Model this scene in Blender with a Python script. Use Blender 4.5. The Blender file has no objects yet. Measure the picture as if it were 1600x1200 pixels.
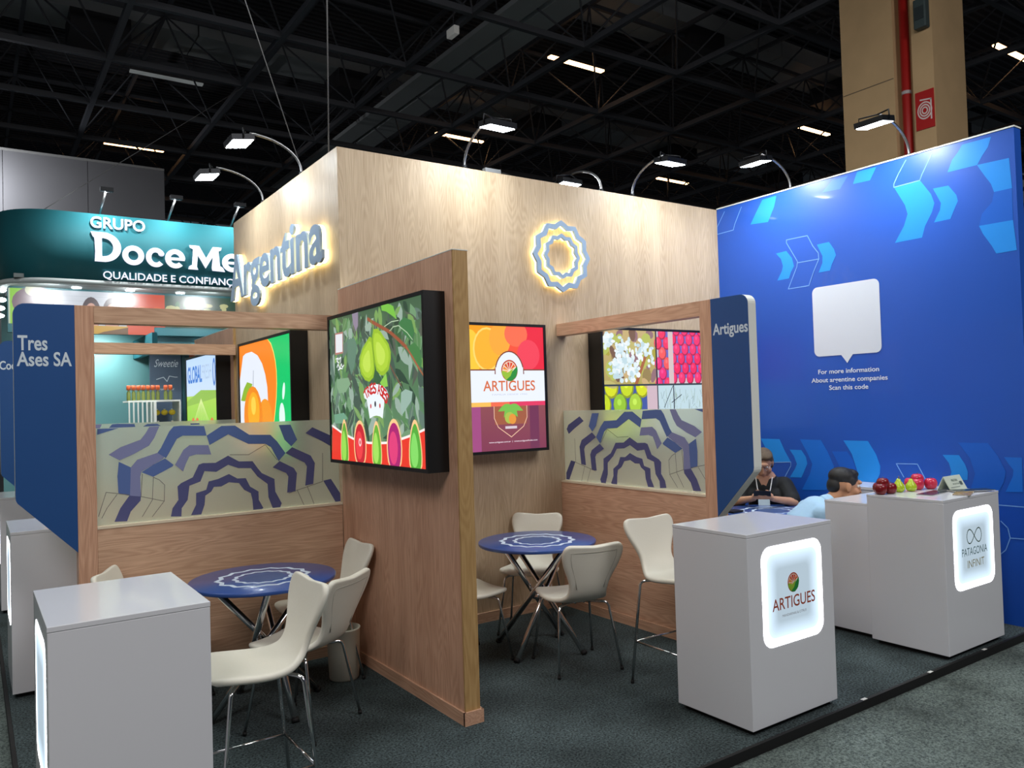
import bpy, bmesh, math, random
from mathutils import Vector, Matrix
random.seed(7)
PI = math.pi
COL = bpy.context.scene.collection
SC = bpy.context.scene

# ------------------------------------------------------------------ camera
cam_d = bpy.data.cameras.new('camera'); cam = bpy.data.objects.new('camera', cam_d); COL.objects.link(cam)
cam_d.sensor_width = 36; cam_d.lens = 36*1231.86/1600; cam_d.clip_end = 200; cam_d.clip_start = .05
_y, _p, _r = -.602, .0241, -.0302
fw = Vector((math.sin(-_y)*math.cos(_p), math.cos(_y)*math.cos(_p), math.sin(_p)))
rt = Vector((math.cos(_y), math.sin(_y), 0)); up = rt.cross(fw)
r2 = math.cos(_r)*rt + math.sin(_r)*up; u2 = -math.sin(_r)*rt + math.cos(_r)*up
cam.matrix_world = Matrix(((r2.x, u2.x, -fw.x, -2.1502), (r2.y, u2.y, -fw.y, -5.2254), (r2.z, u2.z, -fw.z, 1.6915), (0, 0, 0, 1)))
SC.camera = cam
# ------------------------------------------------------------------ world, lights, exposure
w = bpy.data.worlds.new('hall'); SC.world = w; w.use_nodes = True
w.node_tree.nodes['Background'].inputs[0].default_value = (.30, .34, .40, 1)
w.node_tree.nodes['Background'].inputs[1].default_value = .08
SC.view_settings.view_transform = 'Standard'; SC.view_settings.look = 'None'
SC.view_settings.gamma = 1; SC.view_settings.use_curve_mapping = False
SC.view_settings.exposure = 0.42
def area(name, loc, aim, sx, sy, power, col=(1, 1, 1), parent=None, spread=PI):
    d = bpy.data.lights.new(name, 'AREA'); d.shape = 'RECTANGLE'; d.size = sx; d.size_y = sy; d.energy = power; d.color = col; d.spread = spread
    o = bpy.data.objects.new(name, d); COL.objects.link(o)
    o.location = loc; o.rotation_euler = (Vector(aim)-Vector(loc)).to_track_quat('-Z', 'Y').to_euler()
    if parent: o.parent = parent; o.location = Vector(loc)-parent.location
    return o
area('hall_light', (-5.5, -6.5, 7.4), (0, -1, 0.8), 3, 3, 235, (1, .95, .93))
area('hall_light', (3.5, -8.5, 7.4), (1.5, -1, 0.8), 3, 3, 235, (1, .97, .97))
area('hall_light', (-1.0, -1.2, 7.6), (-.3, -1.2, 0), 2.4, 2.4, 85, (.92, 1, .95))
area('hall_light', (3.5, -2.0, 7.6), (2.5, -1.5, 0), 2.4, 2.4, 85, (.94, .98, 1))
area('hall_light', (-4.5, 3.0, 7.6), (-1.5, 2, 0), 2.4, 2.4, 90, (.95, .97, 1))

# ------------------------------------------------------------------ helpers
def lin(c):
    if isinstance(c, str): c = tuple(int(c[i:i+2], 16) for i in (0, 2, 4))
    return tuple((x/255/12.92 if x/255 <= .04045 else ((x/255+.055)/1.055)**2.4) for x in c)
_m = {}
def M(name, col=(128, 128, 128), rough=.5, metal=0, emit=0, noise=0, nscale=20, bump=0, trans=0, spec=.5, alpha=1, coat=0, sheen=0):
    if name in _m: return _m[name]
    m = bpy.data.materials.new(name); m.use_nodes = True; nt = m.node_tree; b = nt.nodes['Principled BSDF']
    c = lin(col); b.inputs['Base Color'].default_value = (*c, 1); b.inputs['Roughness'].default_value = rough
    b.inputs['Metallic'].default_value = metal; b.inputs['Specular IOR Level'].default_value = spec
    b.inputs['Transmission Weight'].default_value = trans; b.inputs['Coat Weight'].default_value = coat
    if emit: b.inputs['Emission Color'].default_value = (*c, 1); b.inputs['Emission Strength'].default_value = emit
    tc = nt.nodes.new('ShaderNodeTexCoord'); n = nt.nodes.new('ShaderNodeTexNoise'); n.inputs['Scale'].default_value = nscale; n.inputs['Detail'].default_value = 5
    nt.links.new(tc.outputs['Object'], n.inputs['Vector'])
    if noise:
        mx = nt.nodes.new('ShaderNodeMix'); mx.data_type = 'RGBA'
        mx.inputs['A'].default_value = (*[max(0, x*(1-noise)) for x in c], 1); mx.inputs['B'].default_value = (*[x*(1+noise) for x in c], 1)
        nt.links.new(n.outputs['Fac'], mx.inputs['Factor']); nt.links.new(mx.outputs['Result'], b.inputs['Base Color'])
    if bump:
        bp = nt.nodes.new('ShaderNodeBump'); bp.inputs['Strength'].default_value = bump; bp.inputs['Distance'].default_value = .01
        nt.links.new(n.outputs['Fac'], bp.inputs['Height']); nt.links.new(bp.outputs['Normal'], b.inputs['Normal'])
    _m[name] = m; return m
def wood(name, dark, light, axis='Z', rough=.45, k=1.0):
    if name in _m: return _m[name]
    m = bpy.data.materials.new(name); m.use_nodes = True; nt = m.node_tree; N = nt.nodes.new; L = nt.links.new; b = nt.nodes['Principled BSDF']
    tc = N('ShaderNodeTexCoord'); mp = N('ShaderNodeMapping'); L(tc.outputs['Object'], mp.inputs['Vector'])
    s = [9*k, 9*k, 9*k]; s['XYZ'.index(axis)] = 1.1*k; mp.inputs['Scale'].default_value = s
    n = N('ShaderNodeTexNoise'); n.inputs['Scale'].default_value = 1; n.inputs['Detail'].default_value = 1.2; n.inputs['Roughness'].default_value = .35; L(mp.outputs['Vector'], n.inputs['Vector'])
    mu = N('ShaderNodeMath'); mu.operation = 'MULTIPLY'; mu.inputs[1].default_value = 120; L(n.outputs['Fac'], mu.inputs[0])
    si = N('ShaderNodeMath'); si.operation = 'SINE'; L(mu.outputs[0], si.inputs[0])
    mp2 = N('ShaderNodeMapping'); L(tc.outputs['Object'], mp2.inputs['Vector']); s = [170, 170, 170]; s['XYZ'.index(axis)] = 5; mp2.inputs['Scale'].default_value = s
    n2 = N('ShaderNodeTexNoise'); n2.inputs['Scale'].default_value = 1; n2.inputs['Detail'].default_value = 3; L(mp2.outputs['Vector'], n2.inputs['Vector'])
    mp3 = N('ShaderNodeMapping'); L(tc.outputs['Object'], mp3.inputs['Vector']); s = [6, 6, 6]; s['XYZ'.index(axis)] = .3; mp3.inputs['Scale'].default_value = s
    n3 = N('ShaderNodeTexNoise'); n3.inputs['Scale'].default_value = 1; L(mp3.outputs['Vector'], n3.inputs['Vector'])
    a = N('ShaderNodeMath'); a.operation = 'MULTIPLY_ADD'; a.inputs[1].default_value = .10; L(si.outputs[0], a.inputs[0])
    a2 = N('ShaderNodeMath'); a2.operation = 'MULTIPLY_ADD'; a2.inputs[1].default_value = .9; L(n2.outputs['Fac'], a2.inputs[0])
    a3 = N('ShaderNodeMath'); a3.operation = 'MULTIPLY_ADD'; a3.inputs[1].default_value = .7; a3.inputs[2].default_value = -.30; L(n3.outputs['Fac'], a3.inputs[0])
    L(a3.outputs[0], a2.inputs[2]); L(a2.outputs[0], a.inputs[2])
    mx = N('ShaderNodeMix'); mx.data_type = 'RGBA'; mx.clamp_factor = True; L(a.outputs[0], mx.inputs['Factor'])
    mx.inputs['A'].default_value = (*lin(dark), 1); mx.inputs['B'].default_value = (*lin(light), 1)
    L(mx.outputs['Result'], b.inputs['Base Color']); b.inputs['Roughness'].default_value = rough; b.inputs['Specular IOR Level'].default_value = .35
    bp = N('ShaderNodeBump'); bp.inputs['Strength'].default_value = .12; bp.inputs['Distance'].default_value = .004; L(a.outputs[0], bp.inputs['Height']); L(bp.outputs['Normal'], b.inputs['Normal'])
    _m[name] = m; return m
def colmat(name, emit=0, rough=.5, spec=.5):
    if name in _m: return _m[name]
    m = bpy.data.materials.new(name); m.use_nodes = True; nt = m.node_tree; b = nt.nodes['Principled BSDF']
    a = nt.nodes.new('ShaderNodeAttribute'); a.attribute_name = 'Col'
    b.inputs['Roughness'].default_value = rough; b.inputs['Specular IOR Level'].default_value = spec
    if emit:
        b.inputs['Base Color'].default_value = (.01, .01, .01, 1)
        nt.links.new(a.outputs['Color'], b.inputs['Emission Color']); b.inputs['Emission Strength'].default_value = emit
    else: nt.links.new(a.outputs['Color'], b.inputs['Base Color'])
    _m[name] = m; return m

def tag(o, label, cat, group=None):
    o['label'] = label; o['category'] = cat
    if group: o['group'] = group
    return o
def thing(name, label, cat, loc=(0, 0, 0), rz=0, group=None):
    o = bpy.data.objects.new(name, None); COL.objects.link(o); o.empty_display_size = .1
    o.location = loc; o.rotation_euler = (0, 0, rz); return tag(o, label, cat, group)
def rootloc(o):
    v = Vector(o.location)
    while o.parent: o = o.parent; v += Vector(o.location)
    return v
class B:
    """collects boxes, tubes, discs; linked as ONE mesh object"""
    def __init__(s): s.v = []; s.f = []; s.sm = []
    def add(s, vs, fs, smooth=False):
        o = len(s.v); s.v += [tuple(p) for p in vs]; s.f += [tuple(i+o for i in f) for f in fs]; s.sm += [smooth]*len(fs); return s
    def box(s, x0, x1, y0, y1, z0, z1):
        return s.add([(x0,y0,z0),(x1,y0,z0),(x1,y1,z0),(x0,y1,z0),(x0,y0,z1),(x1,y0,z1),(x1,y1,z1),(x0,y1,z1)],
                     [(3,2,1,0),(4,5,6,7),(0,1,5,4),(1,2,6,5),(2,3,7,6),(3,0,4,7)])
    def tube(s, path, r, n=10, caps=True):
        path = [Vector(p) for p in path]; rs = r if isinstance(r, (list, tuple)) else [r]*len(path)
        vs = []; fs = []; prev = None
        for i, p in enumerate(path):
            t = (path[min(i+1, len(path)-1)]-path[max(i-1, 0)]).normalized()
            if prev is None:
                a = Vector((0, 0, 1)) if abs(t.z) < .9 else Vector((1, 0, 0)); u = t.cross(a).normalized()
            else: u = (prev - t*prev.dot(t)).normalized()
            prev = u; v = t.cross(u)
            for k in range(n):
                an = 2*PI*k/n; vs.append(p+(u*math.cos(an)+v*math.sin(an))*rs[i])
        for i in range(len(path)-1):
            for k in range(n): k2 = (k+1) % n; fs.append((i*n+k, i*n+k2, (i+1)*n+k2, (i+1)*n+k))
        if caps: fs.append(tuple(range(n))[::-1]); fs.append(tuple((len(path)-1)*n+k for k in range(n)))
        return s.add(vs, fs, True)
    def lathe(s, prof, cx=0, cy=0, n=24, z0=0):
        vs = []; fs = []
        for r, z in prof:
            for k in range(n): a = 2*PI*k/n; vs.append((cx+r*math.cos(a), cy+r*math.sin(a), z0+z))
        m = len(prof)
        for i in range(m-1):
            for k in range(n): k2 = (k+1) % n; fs.append((i*n+k, i*n+k2, (i+1)*n+k2, (i+1)*n+k))
        fs.append(tuple(range(n))[::-1]); fs.append(tuple((m-1)*n+k for k in range(n)))
        return s.add(vs, fs, True)
    def prism(s, pts, fn0, fn1):
        """outline pts, mapped by two functions to the two faces"""
        n = len(pts); vs = [fn0(*p) for p in pts]+[fn1(*p) for p in pts]
        fs = [tuple(range(n)), tuple(range(2*n-1, n-1, -1))]+[(i, i+n, (i+1) % n+n, (i+1) % n) for i in range(n)]
        return s.add(vs, fs)
    def ell(s, c, r, n=12, m=8, rot=None):
        vs = []; fs = []
        for j in range(m+1):
            th = PI*j/m
            for k in range(n):
                a = 2*PI*k/n; p = Vector((math.sin(th)*math.cos(a)*r[0], math.sin(th)*math.sin(a)*r[1], math.cos(th)*r[2]))
                if rot: p = rot @ p
                vs.append(p+Vector(c))
        for j in range(m):
            for k in range(n): k2 = (k+1) % n; fs.append((j*n+k, (j+1)*n+k, (j+1)*n+k2, j*n+k2))
        return s.add(vs, fs, True)
    def build(s, name, mat, parent=None, bevel=0, subsurf=0, label=None):
        off = rootloc(parent) if parent else Vector((0, 0, 0))
        me = bpy.data.meshes.new(name); me.from_pydata([tuple(Vector(v)-off) for v in s.v], [], s.f); me.update()
        me.polygons.foreach_set('use_smooth', s.sm)
        bm = bmesh.new(); bm.from_mesh(me); bmesh.ops.remove_doubles(bm, verts=bm.verts, dist=1e-6); bmesh.ops.recalc_face_normals(bm, faces=bm.faces); bm.to_mesh(me); bm.free()
        o = bpy.data.objects.new(name, me); COL.objects.link(o); me.materials.append(mat)
        if parent: o.parent = parent
        if bevel: d = o.modifiers.new('bevel', 'BEVEL'); d.width = bevel; d.segments = 2; d.limit_method = 'ANGLE'
        if subsurf: d = o.modifiers.new('sub', 'SUBSURF'); d.levels = d.render_levels = subsurf
        if label: o['label'] = label
        return o
def box(name, mat, b, parent=None, bevel=0, label=None): return B().box(*b).build(name, mat, parent, bevel, label=label)
def struct(o): o['kind'] = 'structure'; return o

# ---- text as polygons (built-in font)
_tc = {}
def text_tris(s, bold=0.0, spacing=1.0):
    key = (s, bold, spacing)
    if key in _tc: return _tc[key]
    def conv(st):
        c = bpy.data.curves.new('t', 'FONT'); c.body = st; c.size = 1; c.offset = bold; c.space_character = spacing; c.resolution_u = 4
        o = bpy.data.objects.new('t', c); COL.objects.link(o); dg = bpy.context.evaluated_depsgraph_get(); dg.update()
        me = bpy.data.meshes.new_from_object(o.evaluated_get(dg)); bpy.data.objects.remove(o); bpy.data.curves.remove(c)
        v = [tuple(x.co[:2]) for x in me.vertices]; f = [tuple(p.vertices) for p in me.polygons]; bpy.data.meshes.remove(me); return v, f
    v, f = conv(s)
    if 'H' not in _tc: hv, _ = conv('H'); _tc['H'] = max(y for x, y in hv)
    _tc[key] = (v, f); return v, f
def cap(): text_tris('H'); return _tc['H']

class Art:
    """flat print lying on a real surface: coloured polygons in u (right), w (up)"""
    def __init__(s, O, U, W, step=.0001):
        s.O = Vector(O); s.U = Vector(U); s.W = Vector(W); s.N = s.U.cross(s.W); s.v = []; s.f = []; s.c = []; s.h = 0.0; s.step = step
    def P(s, u, w, h): return s.O+s.U*u+s.W*w+s.N*h
    def poly(s, pts, col, k=1.0):
        s.h += s.step; o = len(s.v); area_ = sum(pts[i-1][0]*pts[i][1]-pts[i][0]*pts[i-1][1] for i in range(len(pts)))
        if area_ < 0: pts = pts[::-1]
        s.v += [s.P(u, w_, s.h) for u, w_ in pts]; s.f.append(tuple(range(o, o+len(pts)))); c = tuple(x*k for x in lin(col)); s.c += [c]*len(pts)
    def rect(s, u0, w0, u1, w1, col, k=1.0): s.poly([(u0, w0), (u1, w0), (u1, w1), (u0, w1)], col, k)
    def ell(s, u, w_, a, b, col, n=20, k=1.0, rot=0):
        s.poly([(u+a*math.cos(t)*math.cos(rot)-b*math.sin(t)*math.sin(rot), w_+a*math.cos(t)*math.sin(rot)+b*math.sin(t)*math.cos(rot)) for t in [2*PI*i/n for i in range(n)]], col, k)
    def line(s, pts, wd, col, k=1.0, closed=False):
        s.h += s.step; c = tuple(x*k for x in lin(col)); pts = [Vector(p) for p in pts]
        if closed: pts = pts+[pts[0]]
        for a, b in zip(pts, pts[1:]):
            d = b-a
            if d.length < 1e-6: continue
            n = Vector((-d.y, d.x)).normalized()*wd/2; e = d.normalized()*wd*.3; o = len(s.v)
            for q in (a-n-e, b-n+e, b+n+e, a+n-e): s.v.append(s.P(q.x, q.y, s.h)); s.c.append(c)
            s.f.append((o, o+1, o+2, o+3))
    def band(s, outer, inner, col, k=1.0, col2=None, k2=None):
        s.h += s.step; n = len(outer); o = len(s.v); c = tuple(x*k for x in lin(col)); c2 = tuple(x*(k if k2 is None else k2) for x in lin(col2 or col))
        s.v += [s.P(*p, s.h) for p in outer]+[s.P(*p, s.h) for p in inner]; s.c += [c]*n+[c2]*n
        for i in range(n): j = (i+1) % n; s.f.append((o+i, o+n+i, o+n+j, o+j))
    def grad(s, u0, w0, u1, w1, cb, ct):
        s.h += s.step; o = len(s.v); s.v += [s.P(a, b, s.h) for a, b in ((u0, w0), (u1, w0), (u1, w1), (u0, w1))]; s.c += [lin(cb)]*2+[lin(ct)]*2; s.f.append((o, o+1, o+2, o+3))
    def text(s, st, u, w_, h, col, bold=0.0, align='l', width=None, slant=0, k=1.0, rot=0, spacing=1.0, clip=None):
        v, f = text_tris(st, bold, spacing); sc = h/cap(); x0 = min(p[0] for p in v); x1 = max(p[0] for p in v)
        sx = sc if not width else width/(x1-x0); tw = (x1-x0)*sx; u -= {'l': 0, 'c': tw/2, 'r': tw}[align]
        s.h += s.step; o = len(s.v); c = tuple(x*k for x in lin(col)); ca, sa = math.cos(rot), math.sin(rot)
        for x, y in v:
            a = (x-x0)*sx; b = y*sc; s.v.append(s.P(u+a*ca-b*sa+b*slant, w_+a*sa+b*ca, s.h)); s.c.append(c)
        for q in f: s.f.append(tuple(i+o for i in q))
        return tw
    def build(s, name, mat, parent=None, label=None):
        off = rootloc(parent) if parent else Vector((0, 0, 0))
        me = bpy.data.meshes.new(name); me.from_pydata([tuple(p-off) for p in s.v], [], s.f); me.update()
        a = me.color_attributes.new('Col', 'FLOAT_COLOR', 'POINT'); flat = []
        for c in s.c: flat += [c[0], c[1], c[2], 1]
        a.data.foreach_set('color', flat)
        o = bpy.data.objects.new(name, me); COL.objects.link(o); me.materials.append(mat)
        if parent: o.parent = parent
        if label: o['label'] = label
        return o
XN = ((0, -1, 0), (0, 0, 1))      # surface facing -X: u = -y
YN = ((1, 0, 0), (0, 0, 1))       # surface facing -Y: u = x
def artX(x): return Art((x, 0, 0), *XN)
def artY(y): return Art((0, y, 0), *YN)
def artZ(z): return Art((0, 0, z), (1, 0, 0), (0, 1, 0))
def rrect(x0, y0, x1, y1, r, n=6):
    p = []
    for cx, cy, a0 in ((x1-r, y0+r, -PI/2), (x1-r, y1-r, 0), (x0+r, y1-r, PI/2), (x0+r, y0+r, PI)):
        for i in range(n+1): a = a0+PI/2*i/n; p.append((cx+r*math.cos(a), cy+r*math.sin(a)))
    return p
def rosette(cx, cy, r, amp, lobes=12, per=6, ph=PI/2):
    p = []
    for i in range(lobes*per):
        t = (i/per) % 1.0; a = 2*PI*i/(lobes*per)+ph; q = abs(2*t-1)          # 1 at a lobe tip, 0 between
        rr = r+amp*(q**1.2*2-1); p.append((cx+rr*math.cos(a), cy+rr*math.sin(a)))
    return p

# ------------------------------------------------------------------ materials
W_LT = wood('oak_veneer', (164, 138, 108), (218, 196, 166))
W_MD = wood('oak_partition', (168, 120, 94), (228, 184, 154))
W_MDH = wood('oak_beam_x', (164, 124, 98), (226, 188, 158), 'X')
W_MDY = wood('oak_beam_y', (168, 122, 96), (230, 188, 158), 'Y')
W_END = wood('oak_end', (150, 112, 66), (206, 172, 118), 'Z')
WHITE = M('white_laminate', (224, 225, 230), .18, coat=.3)
WHITEM = M('white_edge', (225, 228, 220), .5)
BLACK = M('black_plastic', (12, 12, 14), .45)
BLACKM = M('black_matte', (8, 8, 9), .7)
BLUE = M('blue_panel', (26, 74, 134), .45, noise=.06, nscale=3)
CHROME = M('chrome', (215, 215, 215), .12, metal=1)
STEEL = M('brushed_steel', (150, 150, 152), .35, metal=1)
SHELL = M('white_leatherette', (222, 218, 204), .48, bump=.05, nscale=90)
DARKSTEEL = M('dark_truss', (66, 68, 74), .6)
PRINT = colmat('flat_print', 0, .4, .3)
SCREEN = colmat('lit_screen', .82, .3)
GLOW = colmat('glow_panel', 5.0, .4)

# ------------------------------------------------------------------ floors
def carpet(name, a, b, sc):
    m = bpy.data.materials.new(name); m.use_nodes = True; nt = m.node_tree; N = nt.nodes.new; L = nt.links.new; p = nt.nodes['Principled BSDF']
    tc = N('ShaderNodeTexCoord'); n = N('ShaderNodeTexNoise'); n.inputs['Scale'].default_value = sc; n.inputs['Detail'].default_value = 8; n.inputs['Roughness'].default_value = .75
    n2 = N('ShaderNodeTexNoise'); n2.inputs['Scale'].default_value = 2.2; n2.inputs['Detail'].default_value = 4
    L(tc.outputs['Object'], n.inputs['Vector']); L(tc.outputs['Object'], n2.inputs['Vector'])
    cr = N('ShaderNodeValToRGB'); cr.color_ramp.elements[0].position = .38; cr.color_ramp.elements[1].position = .66
    cr.color_ramp.elements[0].color = (*lin(a), 1); cr.color_ramp.elements[1].color = (*lin(b), 1); L(n.outputs['Fac'], cr.inputs['Fac'])
    mx = N('ShaderNodeMix'); mx.data_type = 'RGBA'; mx.blend_type = 'MULTIPLY'; mx.inputs['Factor'].default_value = 1.0; L(cr.outputs['Color'], mx.inputs['A']); L(n2.outputs['Color'], mx.inputs['B'])
    L(cr.outputs['Color'], mx.inputs['A'])
    r = N('ShaderNodeMapRange'); r.inputs['From Min'].default_value = .3; r.inputs['From Max'].default_value = .7; r.inputs['To Min'].default_value = .55; r.inputs['To Max'].default_value = 1.25; L(n2.outputs['Fac'], r.inputs['Value']); L(r.outputs['Result'], mx.inputs['B'])
    L(mx.outputs['Result'], p.inputs['Base Color']); p.inputs['Roughness'].default_value = .95; p.inputs['Specular IOR Level'].default_value = .15
    bp = N('ShaderNodeBump'); bp.inputs['Strength'].default_value = .5; bp.inputs['Distance'].default_value = .01; L(n.outputs['Fac'], bp.inputs['Height']); L(bp.outputs['Normal'], p.inputs['Normal'])
    return m
struct(box('floor', carpet('aisle_carpet', (46, 54, 54), (134, 146, 140), 90), (-14, 22, -9, 24, -.25, -.05)))
st = struct(box('floor', carpet('stand_carpet', (7, 10, 12), (98, 112, 114), 85), (-1.98, 4.06, -2.67, 5.4, -.049, 0)))
e = B(); e.box(-2.0, 4.06, -2.69, -2.671, -.049, .001); e.box(-2.0, -1.981, -2.671, 5.4, -.049, .001)
struct(e.build('trim_1', BLACKM))
for i, (x, y) in enumerate(((1.89, -2.675), (2.58, -2.678), (3.25, -2.678), (.45, -2.675))):
    tag(box('tape_mark', M('white_tape', (210, 210, 205), .6), (x-.02, x+.02, y-.012, y+.006, .0015, .004)),
        ['bit of white tape on the platform edge right of the lit fruit logo counter', 'bit of white tape on the platform edge between the two lit counters', 'bit of white tape on the platform edge below the infinity logo counter', 'bit of white tape on the platform edge near the partition end'][i], 'tape', 'white tape bits on the platform edge')

# ------------------------------------------------------------------ main box of the stand
HB = 3.54
wl = struct(box('wall_left', W_LT, (0, .06, 0, 2.66, 0, HB)))
wb = struct(box('wall_back', W_LT, (.061, 3.96, 0, .06, 0, HB)))
struct(box('wall_rear', W_LT, (.061, 3.96, 2.6, 2.66, 0, HB)))
wr = struct(box('wall_right', M('blue_wall', (26, 84, 186), .38, noise=.05, nscale=1.5, coat=.15), (3.962, 4.06, -2.7, 2.66, 0, HB)))
struct(box('trim_2', WHITEM, (3.955, 4.065, -2.705, 0, HB+.001, HB+.012)))
struct(box('baseboard_back', W_MDH, (.081, 1.87, -.015, -.001, 0, .075)))
struct(box('baseboard_left', W_MDY, (-.015, -.001, .1, 2.5, 0, .075)))

# printed graphics on the blue wall
A = artX(3.9615)
LB, MB_, DB = (34, 142, 234), (28, 112, 216), (26, 98, 204)
for col, pts in (
 (LB, [(0.547,3.518),(0.703,3.519),(0.672,3.421),(0.6,3.297),(0.4,3.314),(0.474,3.418)]),
 ((60,120,205), [(1.269,3.517),(1.419,3.52),(1.341,3.425),(1.169,3.437)]),
 (LB, [(1.501,3.529),(1.672,3.527),(1.612,3.431),(1.461,3.438)]),
 (LB, [(1.812,3.324),(2.022,3.328),(2.102,3.202),(2.125,3.127),(2.104,3.062),(2.046,2.966),(2.019,2.881),(1.801,2.879),(1.88,2.999),(1.913,3.088),(1.895,3.163)]),
 (LB, [(2.119,3.24),(2.235,3.235),(2.29,3.15),(2.299,3.103),(2.268,3.042),(2.239,2.98),(2.116,2.979),(2.165,3.064),(2.174,3.116)]),
 (LB, [(2.346,3.514),(2.549,3.513),(2.525,3.445),(2.482,3.392),(2.445,3.335),(2.232,3.336),(2.269,3.42),(2.315,3.468)]),
 (LB, [(2.445,3.335),(2.661,3.328),(2.672,3.11),(2.552,3.11),(2.534,3.173),(2.49,3.25)]),
 (DB, [(2.552,3.11),(2.672,3.11),(2.669,2.882),(2.44,2.886),(2.464,2.969),(2.536,3.041)]),
 (LB, [(2.44,2.886),(2.669,2.882),(2.685,2.665),(2.549,2.663),(2.522,2.723),(2.465,2.822)]),
 (LB, [(0.674,2.99),(0.786,2.994),(0.842,2.921),(0.86,2.845),(0.826,2.796),(0.803,2.742),(0.678,2.74),(0.731,2.82),(0.744,2.864),(0.726,2.931)]),
 (LB, [(1.1,2.994),(1.217,2.996),(1.262,2.927),(1.279,2.872),(1.237,2.802),(1.216,2.75),(1.105,2.746),(1.146,2.825),(1.15,2.886)]),
 (LB, [(0.429,1.287),(0.636,1.286),(0.689,1.179),(0.749,1.082),(0.543,1.069),(0.498,1.164)]),
 (LB, [(0.739,1.194),(0.862,1.194),(0.907,1.133),(0.918,1.075),(0.88,0.999),(0.851,0.947),(0.732,0.944),(0.788,1.021),(0.811,1.067),(0.783,1.137)]),
 (MB_, [(0.852,1.29),(1.063,1.287),(1.127,1.185),(1.179,1.067),(1.155,0.945),(1.093,0.854),(0.852,0.837),(0.94,0.984),(0.969,1.074),(0.928,1.161)]),
 (DB, [(1.166,1.192),(1.307,1.196),(1.359,1.126),(1.386,1.026),(1.253,1.019),(1.21,1.111)]),
 (LB, [(1.278,1.289),(1.501,1.289),(1.566,1.184),(1.6,1.087),(1.594,1.022),(1.552,0.946),(1.377,0.909),(1.397,1.027),(1.352,1.176)]),
 (LB, [(2.105,1.197),(2.226,1.2),(2.267,1.134),(2.286,1.076),(2.28,1.016),(2.144,1.008),(2.166,1.069),(2.15,1.137)]),
 (DB, [(2.223,1.294),(2.435,1.295),(2.499,1.203),(2.548,1.09),(2.531,1.018),(2.488,0.935),(2.294,0.928),(2.335,1.064),(2.304,1.181)]),
 (MB_, [(2.539,1.197),(2.656,1.198),(2.653,0.955),(2.539,0.947),(2.593,1.064),(2.598,1.107),(2.564,1.155)]),
 ((24,78,180), [(2.498,0.85),(2.655,0.843),(2.645,0.61),(2.554,0.62),(2.537,0.675),(2.492,0.727)]),
 ): A.poly(pts, col)
for pts in (
 [(1.919,3.516),(1.858,3.428),(1.813,3.351),(1.812,3.324),(2.022,3.328),(2.04,3.37),(2.09,3.454),(2.123,3.514)],
 [(0.099,3.503),(0.002,3.371),(-0.001,3.298),(0.198,3.302),(0.219,3.356),(0.305,3.503)],
 [(0.793,3.093),(1.009,3.091),(1.06,2.989),(1.111,2.919),(1.114,2.866),(1.06,2.769),(1.005,2.648),(0.792,2.647),(0.845,2.748),(0.89,2.831),(0.899,2.879),(0.845,2.974),(0.792,3.066),(0.793,3.093)],
 [(0.898,2.868),(1.114,2.866)],
 [(0.506,0.993),(0.543,1.069),(0.749,1.082),(0.747,1.046),(0.649,0.898)],
 [(1.794,1.009),(1.736,1.113),(1.908,1.118),(1.969,0.996)],
 [(2.491,0.849),(2.655,0.85)], [(2.499,0.735),(2.544,0.69),(2.557,0.62),(2.645,0.624)], [(2.557,0.62),(2.524,0.53),(2.489,0.497)],
 ): A.line(pts, .007, (120, 170, 235))
A.poly(rrect(1.035, 2.015, 1.655, 2.62, .05), (214, 220, 232)); A.poly([(1.28, 2.03), (1.345, 1.945), (1.41, 2.03)], (214, 220, 232))
for i, s in enumerate(('For more information', 'About argentine companies', 'Scan this code')):
    A.text(s, 1.345, [1.862, 1.79, 1.722][i], .038, (225, 232, 242), .014, 'c', [.56, .70, .36][i])
A.build('printed_graphic', colmat('wall_print', 0, .38, .4), wr, 'pale blue arrows, white speech bubble and white three-line text')

# ------------------------------------------------------------------ partition between the two bays
def partition(y0, y1, label):
    t = thing('partition_wall', label, 'partition', (.03, y0, 0))
    box('panel', W_MD, (-.02, .074, y0+.012, y1, .0, 2.52), t)
    box('end_strip', W_END, (-.018, .072, y0, y0+.012, .07, 2.52), t, label='pale yellow oak end strip')
    b = B(); b.box(-.032, -.0205, y0-.012, y1-.01, 0, .07); b.box(.0745, .086, y0-.012, y1-.01, 0, .07); b.box(-.032, .086, y0-.014, y0-.0005, 0, .07)
    b.build('baseboard', W_MDY, t)
    b = B(); b.box(-.021, .075, y0-.001, y1, 2.521, 2.526); b.build('top_edge', WHITEM, t)
partition(-1.6, -.002, 'free-standing oak partition in the middle with the pear lightbox on its face')
partition(2.68, 4.3, 'far oak partition behind the oak box carrying the green field lightbox')

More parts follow.
